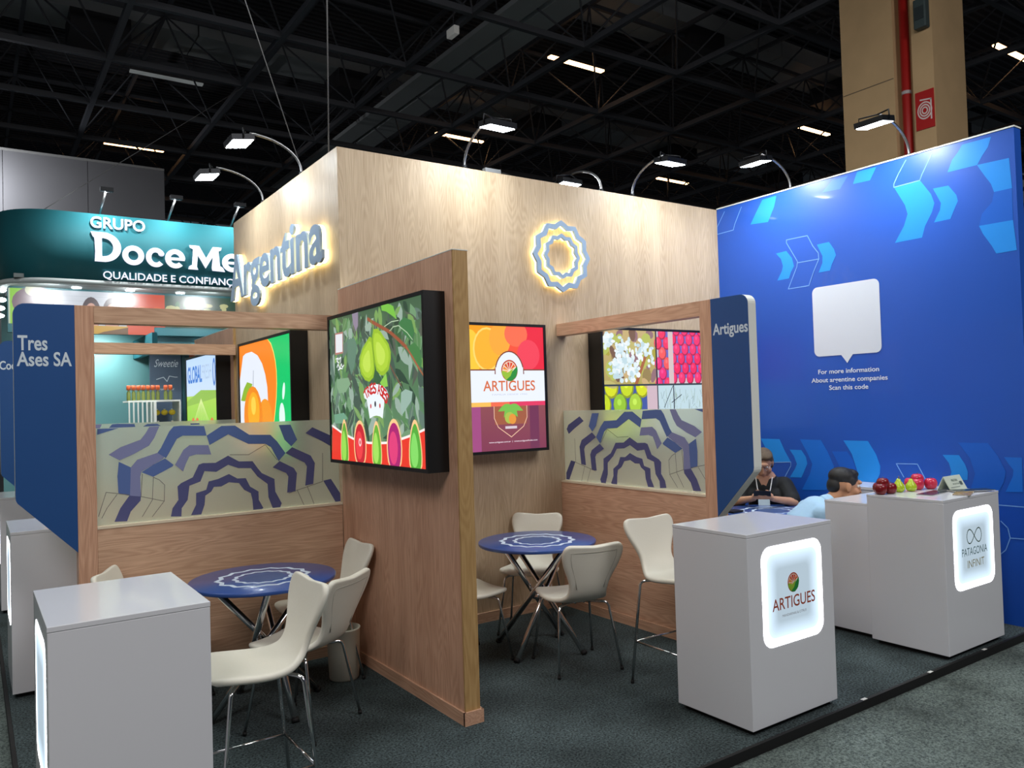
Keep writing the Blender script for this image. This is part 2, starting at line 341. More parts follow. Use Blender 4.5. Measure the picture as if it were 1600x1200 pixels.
# ------------------------------------------------------------------ window frames with frosted glass
SP = 3.8095
GL = [  # (tone, outline) in u (0..1.5), height above the rail
 (0, [(-1.125,1.05),(-1.114,1.101),(-1.079,1.149),(-1.083,1.233),(-1.062,1.252),(-0.992,1.283),(-0.955,1.36),(-0.93,1.368),(-0.853,1.365),(-0.774,1.406),(-0.706,1.364),(-0.619,1.36),(-0.587,1.312),(-0.561,1.277),(-0.478,1.232),(-0.474,1.148),(-0.433,1.066),(-0.443,1.031),(-0.494,1.031),(-0.52,1.113),(-0.524,1.202),(-0.589,1.257),(-0.631,1.315),(-0.712,1.321),(-0.775,1.347),(-0.849,1.307),(-0.921,1.317),(-0.947,1.253),(-1.013,1.232),(-1.025,1.144),(-1.061,1.095),(-1.064,1.044)]),
 (0, [(-1.007,1.046),(-0.976,1.108),(-0.974,1.182),(-0.913,1.197),(-0.897,1.249),(-0.84,1.26),(-0.771,1.287),(-0.719,1.254),(-0.665,1.252),(-0.639,1.195),(-0.585,1.158),(-0.584,1.103),(-0.555,1.045),(-0.566,1.033),(-0.621,1.035),(-0.625,1.106),(-0.635,1.151),(-0.677,1.177),(-0.709,1.223),(-0.772,1.234),(-0.82,1.211),(-0.866,1.212),(-0.882,1.184),(-0.919,1.161),(-0.925,1.103),(-0.946,1.044)]),
 (0, [(-1.439,1.052),(-1.406,1.13),(-1.354,1.204),(-1.292,1.19),(-1.295,1.165),(-1.35,1.104),(-1.371,1.048)]),
 (1, [(-1.415,1.221),(-1.419,1.322),(-1.41,1.409),(-1.345,1.371),(-1.352,1.2)]),
 (2, [(-1.352,1.2),(-1.345,1.371),(-1.309,1.415),(-1.195,1.45),(-1.147,1.44),(-1.162,1.413),(-1.22,1.378),(-1.287,1.342),(-1.294,1.312),(-1.292,1.19)]),
 (1, [(-1.287,1.337),(-1.22,1.378),(-1.152,1.413),(-1.104,1.37),(-1.11,1.36),(-1.221,1.304)]),
 (1, [(-1.195,1.45),(-1.175,1.478),(-1.125,1.579),(-1.1,1.609),(-1.056,1.614),(-0.918,1.604),(-0.904,1.542),(-1.047,1.549),(-1.082,1.53),(-1.132,1.439),(-1.147,1.414)]),
 (2, [(-1.095,1.369),(-1.044,1.46),(-1.008,1.487),(-0.895,1.481),(-0.878,1.42),(-0.969,1.426),(-1.01,1.416),(-1.03,1.375),(-1.049,1.324)]),
 (2, [(-1.464,1.455),(-1.4,1.496),(-1.288,1.536),(-1.259,1.575),(-1.238,1.618),(-1.182,1.616),(-1.212,1.542),(-1.242,1.497),(-1.327,1.451),(-1.406,1.418)]),
 (1, [(-1.522,1.622),(-1.47,1.628),(-1.407,1.625),(-1.523,1.577)]),
 (1, [(-0.904,1.542),(-0.812,1.6),(-0.727,1.599),(-0.637,1.535),(-0.499,1.528),(-0.455,1.482),(-0.4,1.4),(-0.447,1.349),(-0.496,1.445),(-0.534,1.469),(-0.644,1.475),(-0.771,1.544),(-0.887,1.481)]),
 (1, [(-0.441,1.591),(-0.361,1.59),(-0.318,1.486),(-0.359,1.443),(-0.404,1.49)]),
 (0, [(-0.488,1.31),(-0.441,1.349),(-0.345,1.295),(-0.325,1.259),(-0.338,1.136),(-0.395,1.133),(-0.384,1.241),(-0.398,1.265)]),
 (0, [(-0.4,1.4),(-0.354,1.437),(-0.226,1.372),(-0.198,1.319),(-0.213,1.176),(-0.269,1.17),(-0.254,1.3),(-0.269,1.326)]),
 (0, [(-0.258,1.528),(-0.21,1.566),(-0.066,1.496),(-0.043,1.46),(-0.068,1.42),(-0.14,1.465)]),
 (0, [(-0.141,1.193),(-0.086,1.201),(-0.021,1.096),(-0.019,1.023),(-0.057,1.02)]),
]
GLINES = [[(-1.523,1.093),(-1.509,1.141),(-1.481,1.232),(-1.354,1.206)], [(-1.506,1.081),(-1.478,1.137),(-1.423,1.214)], [(-1.282,1.326),(-1.292,1.19),(-1.162,1.149),(-1.231,1.061)], [(-1.221,1.301),(-1.229,1.163),(-1.287,1.067)], [(-1.162,1.149),(-1.158,1.25),(-1.188,1.283),(-1.221,1.301)], [(-0.384,1.129),(-0.147,1.188)], [(-0.326,1.146),(-0.282,1.034)], [(-0.255,1.163),(-0.211,1.033)], [(-0.142,1.384),(-0.147,1.188)], [(-0.534,1.464),(-0.458,1.359)], [(-0.763,1.411),(-0.645,1.404),(-0.534,1.464)]]
FROST = bpy.data.materials.new('frosted_glass'); FROST.use_nodes = True
_n = FROST.node_tree; _b = _n.nodes['Principled BSDF']; _b.inputs['Base Color'].default_value = (*lin((240, 246, 232)), 1); _b.inputs['Roughness'].default_value = .5
_b.inputs['Transmission Weight'].default_value = .74; _b.inputs['IOR'].default_value = 1.16
def frame(axis, org, L, label, words, signlabel=None, mirror=False, wordh=.062, glass=True):
    """axis 'X': runs to -X from x=0 on plane y=org ; axis 'Y': runs to -Y from y=0 on plane x=org. Seen face at the plane, thickness behind."""
    T = .1
    def bx(a0, a1, z0, z1, d0=0, d1=T):
        if axis == 'X': return (-a1-.02, -a0-.02, org+d0, org+d1, z0, z1)
        return (org+d0, org+d1, -a1, -a0, z0, z1)
    wm = W_MDH if axis == 'X' else W_MDY
    root = thing('window_frame', label, 'partition', (-.8, org+.05, 0) if axis == 'X' else (org+.05, -.8, 0))
    box('post', W_MD, bx(L-.1, L, 0, 2.34), root)
    box('top_beam', wm, bx(.002, L-.101, 2.24, 2.34), root)
    box('lower_panel', wm, bx(.002, L-.101, 0, 1.02, .004, T-.004), root)
    box('sill', M('pale_sill', (222, 206, 180), .5), bx(.002, L-.101, 1.021, 1.036), root)
    box('baseboard', wm, bx(.016, L-.085, 0, .07, -.012, -.0005), root)
    gp = box('glass_panel', FROST, bx(.004, L-.102, 1.037, 1.615, .045, .053), root, label='frosted glass with grey-blue wavy stripes')
    if glass:
        S = (L-.1)/1.515
        a = artY(org+.044) if axis == 'X' else artX(org+.044)
        cols = [(86, 88, 132), (88, 110, 164), (130, 134, 174)]
        def mp(p):
            x, z = p      # measured on the left frame, x from -1.52 to 0
            return (x*S-.0, z) if axis == 'X' else (-(x)*S, z)
        def cl(p): return [(q[0], min(1.612, max(1.04, q[1]))) for q in p]
        for t, pts in GL: a.poly(cl([mp(p) for p in pts]), cols[t])
        for pts in GLINES: a.line(cl([mp(p) for p in pts]), .003, (110, 108, 112))
        a.build('stripe_print', colmat('stripe_film', 0, .5, .2), gp)
    # blue sign board with rounded corner beyond the post
    x0, x1 = L+.001, L+.305
    out = [(x0, .90), (x1-.02, 1.20)] + [(x1-.02+.02*math.sin(t), 1.245-.04*math.cos(t)) for t in (.5, 1.0, 1.5)]
    out += [(x1-.06+.06*math.cos(t), 2.28+.06*math.sin(t)) for t in [PI/2*i/6 for i in range(7)]] + [(x0, 2.34)]
    def f(d):
        if axis == 'X': return lambda u, z: (-u-.02, org+d, z)
        return lambda u, z: (org+d, -u, z)
    sb = B().prism(out, f(.0), f(.075)).build('sign_board', WHITEM, root, label='white-edged blue sign board')
    B().prism(out, f(-.003), f(-.0002)).build('blue_face', BLUE, sb)
    a = artY(org-.0035) if axis == 'X' else artX(org-.0035)
    for s, u, z, h, wd in words: a.text(s, u, z, h, (206, 218, 228), .02, 'l', wd)
    a.build('lettering', PRINT, sb)
    return root
frame('X', 0, 1.625, 'oak window frame on the left with the Tres Ases SA sign board', [('Tres', -1.93, 2.075, .082, .146), ('Ases SA', -1.935, 1.985, .078, .272)])
frame('Y', 1.907, 1.675, 'oak window frame on the right with the Artigues sign board', [('Artigues', 1.69, 2.10, .072, .285)])
frame('X', 2.6, 1.625, 'far oak window frame behind the left one with the Coo sign board', [('Coo', -1.95, 2.10, .07, .12)])

# ------------------------------------------------------------------ lightboxes
def lightbox(axis, org, T, u0, u1, z0, z1, label, draw, emit=SCREEN):
    """box hanging on a wall: case, bezel, lit screen"""
    if axis == 'x':   # on plane x=org facing -X ; u = -y
        root = thing('lightbox', label, 'display', (org-T/2, -(u0+u1)/2, z0)); R = lambda a0, a1, b0, b1, d0, d1: (org-d1, org-d0, -a1, -a0, b0, b1); a = artX(org-T+.001)
    else:
        root = thing('lightbox', label, 'display', ((u0+u1)/2, org-T/2, z0)); R = lambda a0, a1, b0, b1, d0, d1: (a0, a1, org-d1, org-d0, b0, b1); a = artY(org-T+.001)
    fr = .022
    box('case', BLACK, R(u0, u1, z0, z1, .001, T-.008), root)
    b = B(); b.box(*R(u0, u1, z0, z0+fr, T-.0079, T+.008)); b.box(*R(u0, u1, z1-fr, z1, T-.0079, T+.008)); b.box(*R(u0, u0+fr, z0+fr, z1-fr, T-.0079, T+.008)); b.box(*R(u1-fr, u1, z0+fr, z1-fr, T-.0079, T+.008))
    b.build('bezel', BLACK, root)
    a.h = .001; a.step = .000014; s0 = (u0+fr, z0+fr, u1-fr, z1-fr)
    draw(a, *s0)
    # keep the picture inside its frame
    for i, v in enumerate(a.v):
        u = -v.y if axis == 'x' else v.x
        u = min(s0[2], max(s0[0], u)); v.z = min(s0[3], max(s0[1], v.z))
        if axis == 'x': v.y = -u
        else: v.x = u
    a.build('screen', emit, root)
    return root
def leaf(a, u, w, l, wd, ang, col, vein=None):
    ca, sa = math.cos(ang), math.sin(ang); pts = []
    prof = [(0, 0), (.15, .30), (.35, .5), (.6, .42), (.85, .16), (1, 0), (.85, -.16), (.6, -.42), (.35, -.5), (.15, -.30)]
    for p, q in prof: x, y = p*l, q*wd; pts.append((u+x*ca-y*sa, w+x*sa+y*ca))
    a.poly(pts, col)
    if vein: a.line([(u, w), (u+l*.95*ca, w+l*.95*sa)], .003, vein)
def d_pears(a, u0, w0, u1, w1):
    a.grad(u0, w0, u1, w1, (96, 138, 98), (70, 98, 72)); R = random.Random(3)
    for i in range(330):
        u = R.uniform(u0, u1); w = R.uniform(w0, w1); g = R.choice([(58, 96, 62), (88, 132, 84), (112, 150, 112), (120, 160, 90), (70, 90, 78), (150, 172, 158), (48, 72, 56), (96, 120, 108), (84, 92, 80)])
        leaf(a, u, w, R.uniform(.08, .22), R.uniform(.025, .085), R.uniform(-2.6, -.6) if R.random() < .7 else R.uniform(0, 6.3), g, (150, 178, 140) if R.random() < .25 else None)
    for pts, c in (
      ([(0.977,2.306),(1.072,2.307),(1.139,2.266),(1.179,2.186),(1.124,2.212),(1.045,2.246),(0.986,2.258)], (120,190,70)),
      ([(1.2,2.164),(1.268,2.189),(1.362,2.162),(1.39,2.101),(1.355,2.046),(1.262,2.098)], (60,120,70)),
      ([(1.311,2.02),(1.386,2.039),(1.445,2.001),(1.471,1.932),(1.459,1.895),(1.36,1.949)], (70,125,70)),
      ([(0.465,2.13),(0.578,2.132),(0.616,2.073),(0.567,1.954),(0.515,1.901),(0.457,1.995)], (98,132,112)),
      ([(0.546,2.286),(0.643,2.297),(0.637,2.204),(0.601,2.169),(0.563,2.222)], (140,130,150)),
      ([(0.272,1.883),(0.464,1.886),(0.497,1.845),(0.415,1.794),(0.304,1.789),(0.269,1.83)], (130,165,130)),
      ([(0.211,1.65),(0.377,1.661),(0.433,1.626),(0.343,1.592),(0.223,1.591)], (110,158,130)),
      ([(1.21,1.769),(1.265,1.787),(1.349,1.77),(1.336,1.722),(1.213,1.64),(1.2,1.69)], (150,178,165)),
      ([(0.936,1.835),(1.023,1.888),(1.042,1.81),(0.97,1.807)], (140,200,80)),
      ): a.poly(pts, c)
    a.line([(0.785,2.23),(0.847,2.205),(0.968,2.164),(1.084,2.124),(1.195,2.069),(1.29,2.019)], .022, (150,84,58))
    a.line([(1.29,2.019),(1.361,1.959),(1.429,1.897),(1.482,1.856)], .014, (160,98,66))
    a.line([(1.073,1.936),(1.138,1.872),(1.212,1.809)], .012, (110,84,66))
    a.line([(1.016,2.161),(1.111,2.18),(1.201,2.178)], .005, (180,205,170))
    a.line([(1.085,2.129),(1.132,2.148),(1.199,2.149),(1.305,2.099),(1.366,2.055)], .005, (180,205,170))
    a.line([(0.835,2.222),(0.845,2.173)], .008, (110,140,60))
    for k, (sx, c) in enumerate(((1, (150,188,46)), (.82, (172,208,58)), (.5, (192,222,84)))):
        for P_, cc in (([(0.804,2.121),(0.841,2.109),(0.857,2.065),(0.863,2.012),(0.87,1.922),(0.845,1.87),(0.787,1.846),(0.723,1.859),(0.665,1.9),(0.642,1.95),(0.652,2.005),(0.695,2.056),(0.75,2.09)], None), ([(0.863,2.16),(0.919,2.158),(0.966,2.135),(1.001,2.106),(1.068,2.054),(1.091,2.007),(1.089,1.966),(1.059,1.907),(0.999,1.879),(0.951,1.877),(0.891,1.91),(0.864,1.97),(0.844,2.056),(0.845,2.12)], None)):
            cu = sum(p[0] for p in P_)/len(P_)-.01*k; cw = sum(p[1] for p in P_)/len(P_)-.012*k
            a.poly([(cu+(p[0]-cu)*sx, cw+(p[1]-cw)*sx) for p in P_], c)
    a.line([(0.842,2.13),(0.845,2.056),(0.865,1.97),(0.869,1.916)], .006, (90,130,30))
    a.poly([(0.258,2.188),(0.393,2.188),(0.387,2.048),(0.252,2.045)], (176,120,110)); a.poly([(0.267,2.179),(0.384,2.176),(0.379,2.058),(0.265,2.058)], (226,226,232))
    for pts in ([(0.266,2.018),(0.304,2.021),(0.28,2.003),(0.312,1.989)], [(0.314,2.012),(0.349,2.024),(0.339,1.99)], [(0.277,1.962),(0.301,1.981),(0.329,1.95),(0.354,1.981),(0.37,1.957),(0.397,1.97)], [(0.299,1.943),(0.337,1.953),(0.369,1.948)]):
        a.line(pts, .008, (235,240,240))
    # logo
    a.poly([(0.695,1.775),(0.732,1.801),(0.778,1.819),(0.824,1.827),(0.88,1.83),(0.935,1.823),(0.989,1.809),(1.029,1.787),(1.041,1.764),(1.023,1.733),(0.993,1.736),(0.962,1.623),(0.924,1.636),(0.875,1.641),(0.824,1.636),(0.779,1.622),(0.741,1.739),(0.709,1.748)], (232,240,245))
    lg = [(0.742,1.758),(0.772,1.784),(0.809,1.797),(0.845,1.805),(0.883,1.807),(0.902,1.807),(0.936,1.802),(0.967,1.793),(0.995,1.778),(1.015,1.757)]
    for ch, (u, w), r in zip('TRES ASES', [((lg[i][0]+lg[min(i+1,9)][0])/2, (lg[i][1]+lg[min(i+1,9)][1])/2) for i in range(9)], (.85, .6, .4, .2, 0, -.1, -.35, -.6, -.85)):
        if ch != ' ': a.text(ch, u, w-.035, .062, (200, 40, 38), .03, 'c', .046, rot=r*.8)
    a.ell(*[(0.863,1.71)][0], .012, .018, (40,40,50)); a.ell(*[(0.799,1.698)][0], .01, .014, (205,60,60)); a.ell(*[(0.928,1.699)][0], .01, .014, (205,60,60))
    top = [(0.175,1.575),(0.325,1.534),(0.51,1.497),(0.633,1.482),(0.751,1.475),(0.877,1.476),(0.998,1.481),(1.115,1.495),(1.217,1.511),(1.357,1.536),(1.49,1.564)]
    a.poly(top+[(u1, w0), (u0, w0)], (228, 52, 34)); a.line(top, .014, (248, 235, 232))
    for (c, e), (ru, rw), c1, c2 in (([(0.378,1.446),(0.384,1.546)], (.068, .15), (100,170,50), (150,215,80)), ([(0.624,1.456),(0.629,1.538)], (.082, .135), (196,30,44), (235,60,66)), ([(0.869,1.447),(0.874,1.531)], (.072, .14), (104,176,50), (160,220,90)), ([(1.107,1.454),(1.112,1.535)], (.086, .145), (170,28,110), (222,60,120)), ([(1.367,1.45),(1.372,1.529)], (.08, .145), (84,170,56), (130,215,100))):
        pear = c1[1] > 100
        for sc, col in ((1.16, (252, 200, 140)), (1, c1), (.66, c2)):
            pts = []
            for i in range(24):
                t = 2*PI*i/24; y = math.sin(t); x = math.cos(t)*((.62+.38*(1-y)/2*1.1) if pear else 1)
                pts.append((c[0]+ru*sc*x-(.012 if sc < 1 else 0), c[1]+rw*sc*y))
            a.poly(pts, col)
    a.ell(*[(0.625,1.475)][0], .022, .026, (240,200,200)); a.ell(*[(0.625,1.475)][0], .010, .013, (210,60,60))
lightbox('x', -.0205, .125, .13, 1.505, 1.33, 2.31, 'lightbox with hanging green pears photo on the middle partition', d_pears)
def d_orange(a, u0, w0, u1, w1):
    a.rect(u0, w0, u1, w1, (228, 232, 245))
    cu, cw = u0+.12*(u1-u0), w0+.05
    a.poly([(u0, w0)]+[(u0, w1)]+[(-1.245,2.29),(-1.166,2.235),(-1.101,2.163),(-1.06,2.088),(-1.036,2.006),(-1.035,1.904),(-1.052,1.796),(-1.089,1.687),(-1.131,1.585)]+[(u0+.86, w0+.1), (u0+.83, w0)], (245, 130, 20))
    a.poly([(u0, w0), (u0, w0+.62)]+[(-1.962,2.184),(-1.876,2.202),(-1.697,2.206),(-1.529,2.163),(-1.407,2.086),(-1.328,1.991),(-1.28,1.884),(-1.269,1.764),(-1.291,1.659),(-1.321,1.584)]+[(u0+.5, w0)], (226, 232, 245))
    a.poly([(-1.245,2.29),(-1.166,2.235),(-1.101,2.163),(-1.06,2.088),(-1.036,2.006),(-1.035,1.904),(-1.052,1.796),(-1.089,1.687),(-1.131,1.585)]+[(u0+.83, w0), (u1, w0), (u1, w1)], (0, 196, 104))
    a.line([(-1.245,2.29),(-1.166,2.235),(-1.101,2.163),(-1.06,2.088),(-1.036,2.006),(-1.035,1.904),(-1.052,1.796),(-1.089,1.687),(-1.131,1.585)], .014, (255, 226, 110))
    c = [(-1.696,1.685),(-1.354,1.629),(-0.921,1.629)]
    a.poly([(-2.056,1.786),(-1.956,1.89),(-1.853,1.947),(-1.696,1.925),(-1.751,1.852),(-1.936,1.778)], (140,180,40))
    a.line([(-1.685,1.826),(-1.656,2.038)], .01, (90,100,110))
    a.ell(c[1][0], c[1][1]-.03, .20, .19, (240,150,30)); a.ell(c[0][0], c[0][1]-.05, .27, .27, (238,134,10)); a.ell(c[0][0]+.02, c[0][1], .17, .17, (250,170,20)); a.ell(c[0][0]+.02, c[0][1]+.05, .07, .08, (255,205,70))
    a.ell(c[2][0], c[2][1], .07, .12, (220,245,235)); a.ell(c[2][0]+.05, c[2][1]+.21, .03, .07, (220,245,235), rot=-.3)
lightbox('x', -.001, .13, -2.10, -.665, 1.33, 2.30, 'lightbox with an orange on orange and green, seen through the left window frame', d_orange)
def d_field(a, u0, w0, u1, w1):
    wd = u1-u0; h = w1-w0
    a.grad(u0, w0+.52*h, u1, w1, (205, 222, 242), (188, 214, 250)); a.grad(u0, w0, u1, w0+.56*h, (120, 205, 50), (176, 214, 90))
    a.poly([(u0, w0+.5*h), (u0+.5*wd, w0+.62*h), (u1, w0+.6*h), (u1, w0+.52*h), (u0, w0+.44*h)], (148, 190, 80))
    for i in range(-9, 10): a.line([(u0+.5*wd, w0+.52*h), (u0+.5*wd+i*.17, w0)], .014, (212, 232, 150))
    a.text('GLOBAL', u0+.06, w0+.72*h, .17, (60, 120, 205), .03, 'l', .5*wd, rot=0); a.text('FRESH', u0+.55*wd, w0+.74*h, .15, (170, 192, 220), 0, 'l', .3*wd); a.ell(u0+.93*wd, w0+.8*h, .06, .14, (70, 120, 200)); a.ell(u0+.93*wd, w0+.8*h, .03, .1, (200, 216, 240))
    for u in (.22, .36, .84): a.ell(u0+u*wd, w0+.2*h, .09, .1, (225, 110, 70)); a.ell(u0+u*wd+.03, w0+.22*h, .03, .05, (240, 200, 180))
lightbox('x', -.0205, .13, -4.15, -2.80, 1.33, 2.30, 'lightbox with green field and blue sky on the far partition', d_field)
def logo(a, cx, cz, r, vib=1.0):
    """orange slice above, green leaf below"""
    ring = [(cx+r*math.cos(t), cz+r*1.08*math.sin(t)) for t in [2*PI*i/28 for i in range(28)]]
    a.poly([p for p in ring], (190, 70, 40)); a.ell(cx, cz, r*.86, r*.94, (240, 225, 205))
    for i in range(7):
        t0 = .15*PI+i*.17*PI; t1 = t0+.13*PI; c = [(232,96,40),(220,70,40),(205,60,50),(214,90,40),(236,140,60),(240,170,80),(240,190,100)][i]
        a.poly([(cx+.1*r*math.cos((t0+t1)/2), cz+.1*r*math.sin((t0+t1)/2)), (cx+.8*r*math.cos(t0), cz+.86*r*math.sin(t0)), (cx+.8*r*math.cos(t1), cz+.86*r*math.sin(t1))], c)
    a.poly([(cx+r*.95, cz+r*.45), (cx+r*1.0, cz), (cx+r*.8, cz-r*.65), (cx+r*.2, cz-r*1.08), (cx-r*.45, cz-r*.95), (cx-r*.25, cz-r*.55), (cx+.2*r, cz-.2*r)], (44, 140, 62))
    a.poly([(cx+r*.5, cz+r*.25), (cx+r*.1, cz-.55*r), (cx-r*.45, cz-r*.95), (cx-r*.95, cz-.35*r), (cx-.9*r, cz-.0), (cx-.2*r, cz-.2*r)], (150, 190, 60))
def d_artigues(a, u0, w0, u1, w1):
    a.rect(u0, w0, u1, w1, (232, 238, 250))
    yt = [(1.355,1.951),(1.345,1.68),(1.346,1.695),(1.345,1.665)]; zt, z1_, z2_, z3_ = yt[0][1], yt[1][1], yt[2][1], yt[3][1]
    a.rect(u0, zt, u1, w1, (245, 140, 40))
    us = [p[0] for p in [(1.148,1.843),(1.321,1.841),(1.487,1.839),(1.651,1.837),(1.33,1.841)]]; cx = us[4]
    a.rect(us[0], zt, us[1], w1, (250, 150, 45)); a.rect(us[1], zt, us[2], w1, (244, 84, 60)); a.rect(us[2], zt, u1, w1, (232, 42, 66)); a.rect(u0, zt, us[0], w1, (250, 160, 30))
    a.ell(u0+.02, w1-.22, .1, .19, (252,200,60)); a.ell(us[0]-.02, zt+.16, .13, .17, (253,214,110)); a.ell(us[0]-.02, zt+.16, .115, .155, (250,178,50)); a.ell(us[0]+.1, w1-.1, .1, .13, (250,168,60)); a.ell(us[1]+.08, w1-.06, .11, .1, (246,110,80)); a.ell(us[2]+.03, zt+.12, .11, .12, (240,70,90))
    a.rect(u0, w0, u1, zt, (232, 238, 250)); a.line([(u0, zt), (cx-.135, zt)], .01, (130,70,50)); a.line([(cx+.135, zt), (u1, zt)], .01, (130,70,50))
    arc = [(cx+.135*math.cos(t), zt-.03+.175*math.sin(t)) for t in [PI*i/16 for i in range(17)]]
    a.poly(arc, (232,238,250)); a.line(arc, .01, (130,70,50)); a.rect(cx-.13, zt-.05, cx+.13, zt+.02, (232,238,250))
    logo(a, cx, zt-.005, .078)
    b = [(1.082,1.794),(1.573,1.802)]; a.text('ARTIGUES', (b[0][0]+b[1][0])/2, b[0][1]-.005, .078, (214, 110, 66), .012, 'c', b[1][0]-b[0][0])
    a.text('FAMILIA DESDE 1950', (b[0][0]+b[1][0])/2, b[0][1]-.04, .012, (190, 196, 215), 0, 'c', .33)
    a.rect(u0, z1_-.02, u1, z1_+.022, (245, 190, 90)); a.rect(us[0], z1_-.02, us[1], z1_+.022, (240,110,80)); a.rect(us[1], z1_-.02, u1, z1_+.022, (225, 60, 100))
    a.grad(u0, w0, u1, z1_-.012, (128, 58, 84), (140, 76, 84)); a.rect(u0, w0, u0+.1, z1_-.012, (160, 76, 130)); a.rect(us[3]-.14, w0, us[3]-.05, z1_-.012, (112, 52, 84)); a.rect(cx-.15, w0+.2, cx+.15, z1_-.012, (160, 92, 66))
    a.line([(cx-.155, z1_-.012), (cx-.155, w0+.25), (cx-.12, w0+.18), (cx, w0+.1), (cx+.12, w0+.18), (cx+.155, w0+.25), (cx+.155, z1_-.012)], .006, (236, 190, 160))
    for t, l in ((-.9, .13), (-.45, .12), (0, .12), (.45, .12), (.9, .13)): leaf(a, cx, z1_-.0, l, .05, -PI/2+t*1.3, (120, 190, 80))
    a.ell(cx-.012, w0+.25, .045, .045, (170,190,80)); a.ell(cx+.015, w0+.24, .035, .04, (228,150,60)); a.rect(cx-.055, w0+.165, cx+.055, w0+.185, (215,200,210)); 
    a.text('www.artigues.com.ar  |  www.artiguesfruits.com', cx+.02, w0+.06, .012, (240, 225, 235), .01, 'c', .46)
lightbox('y', -.001, .13, .93, 1.69, 1.305, 2.315, 'upright lightbox with the ARTIGUES fruit logo on the oak wall', d_artigues)
def d_orchard(a, u0, w0, u1, w1):
    R = random.Random(5)
    h = [p[0] for p in [(2.893,2.036),(3.048,2.037),(3.109,2.038),(2.892,1.822),(3.097,1.675),(2.773,1.682),(2.797,1.681)]]; zs = [p[1] for p in [(2.887,1.822),(2.887,1.804),(3.296,1.817)]]; zm = zs[0]
    a.rect(u0, w0, u1, w1, (70, 90, 160))
    def crate(x0, x1, y0, y1, bg, fr, n, r):
        a.rect(x0, y0, x1, y1, bg); j = 0; y = y0
        while y < y1+r*.5:
            x = x0+(r if j % 2 else 0)
            while x < x1+r*.4:
                c = R.choice(fr); a.ell(x, y, r*.95, r*1.15, tuple(int(q*.72) for q in c), 12); a.ell(x-.005, y+.006, r*.82, r*1.0, c, 12); a.ell(x-.01, y+.02, r*.3, r*.35, tuple(min(255, q+28) for q in c), 8); x += 2*r*1.06
            y += r*1.75; j += 1
    crate(u0, h[5], w0, zm-.012, (70,90,160), [(150,196,50),(196,216,30),(170,206,60),(214,222,30)], 0, .085)
    a.rect(h[5], w0, u1, w1, (210, 190, 180))
    a.grad(u0, zm, h[0], w1, (176, 160, 90), (196, 172, 118))
    for i in range(60): u = R.uniform(u0, h[0]-.03); w = R.uniform(zm, w1); a.ell(u, w, R.uniform(.03, .09), R.uniform(.02, .07), R.choice([(170,160,60),(190,180,110),(150,130,80),(200,170,120),(146,110,116),(180,188,90),(120,90,70)]), 9, rot=R.uniform(0, 3))
    a.line([(u0+.6*(h[0]-u0), zm), (u0+.8*(h[0]-u0), zm+.25)], .035, (168,100,60))
    for cu, cw, n, sp in ((.08,.80,26,.055), (.34,.72,30,.06), (.42,.36,60,.11), (.30,.45,20,.06), (.75,.62,34,.075), (.95,.5,18,.06), (.2,.3,12,.05), (.55,.2,20,.07)):
        for i in range(n):
            u = u0+cu*(h[0]-u0)+R.gauss(0, sp*.7); w = zm+cw*(w1-zm)+R.gauss(0, sp*.7)
            if u < h[0]-.03 and w > zm+.02: a.ell(u, w, R.uniform(.012, .03), R.uniform(.012, .03), R.choice([(222,236,240),(205,225,232),(235,240,242),(190,214,222)]), 7)
    a.rect(h[0], zm, u1, w1, (206, 190, 196))
    crate(h[0]+.03, h[1], zm, w1, (110,100,190), [(240,50,96),(245,90,90),(235,50,120)], 0, .052); crate(h[2], u1, zm+.05, w1, (100,110,205), [(238,44,96),(240,56,110)], 0, .05)
    a.rect(h[1], zm, h[2], w1, (212, 190, 190)); a.rect(h[0]-.006, w0, h[0]+.012, w1, (40,44,50))
    a.rect(h[5], w0, h[0], zm-.012, (205,180,190)); a.rect(h[0]+.012, w0, u1, zm-.012, (190, 214, 222))
    for i in range(160): u = R.uniform(h[0]+.02, u1); w = R.uniform(w0, zm-.12); a.line([(u, w), (u+R.uniform(-.03,.03), w+R.uniform(.02,.1))], .003, R.choice([(110,130,120),(140,160,140),(90,100,110),(160,180,160)]))
    a.line([(h[0]+.08, w0+.55*(zm-w0)), (h[1]+.04, zm-.02)], .007, (50,54,60)); a.line([(h[1]+.02, w0+.3), (h[4]+.1, zm-.1)], .007, (50,54,60)); a.rect(h[4]-.005, w0, h[4]+.007, zm, (50,54,60))
    a.rect(u0, zm-.014, u1, zm+.002, (56,66,70))
lightbox('y', -.001, .16, 2.25, 3.66, 1.33, 2.315, 'lightbox with blossom and crates of fruit seen through the right window frame', d_orchard)

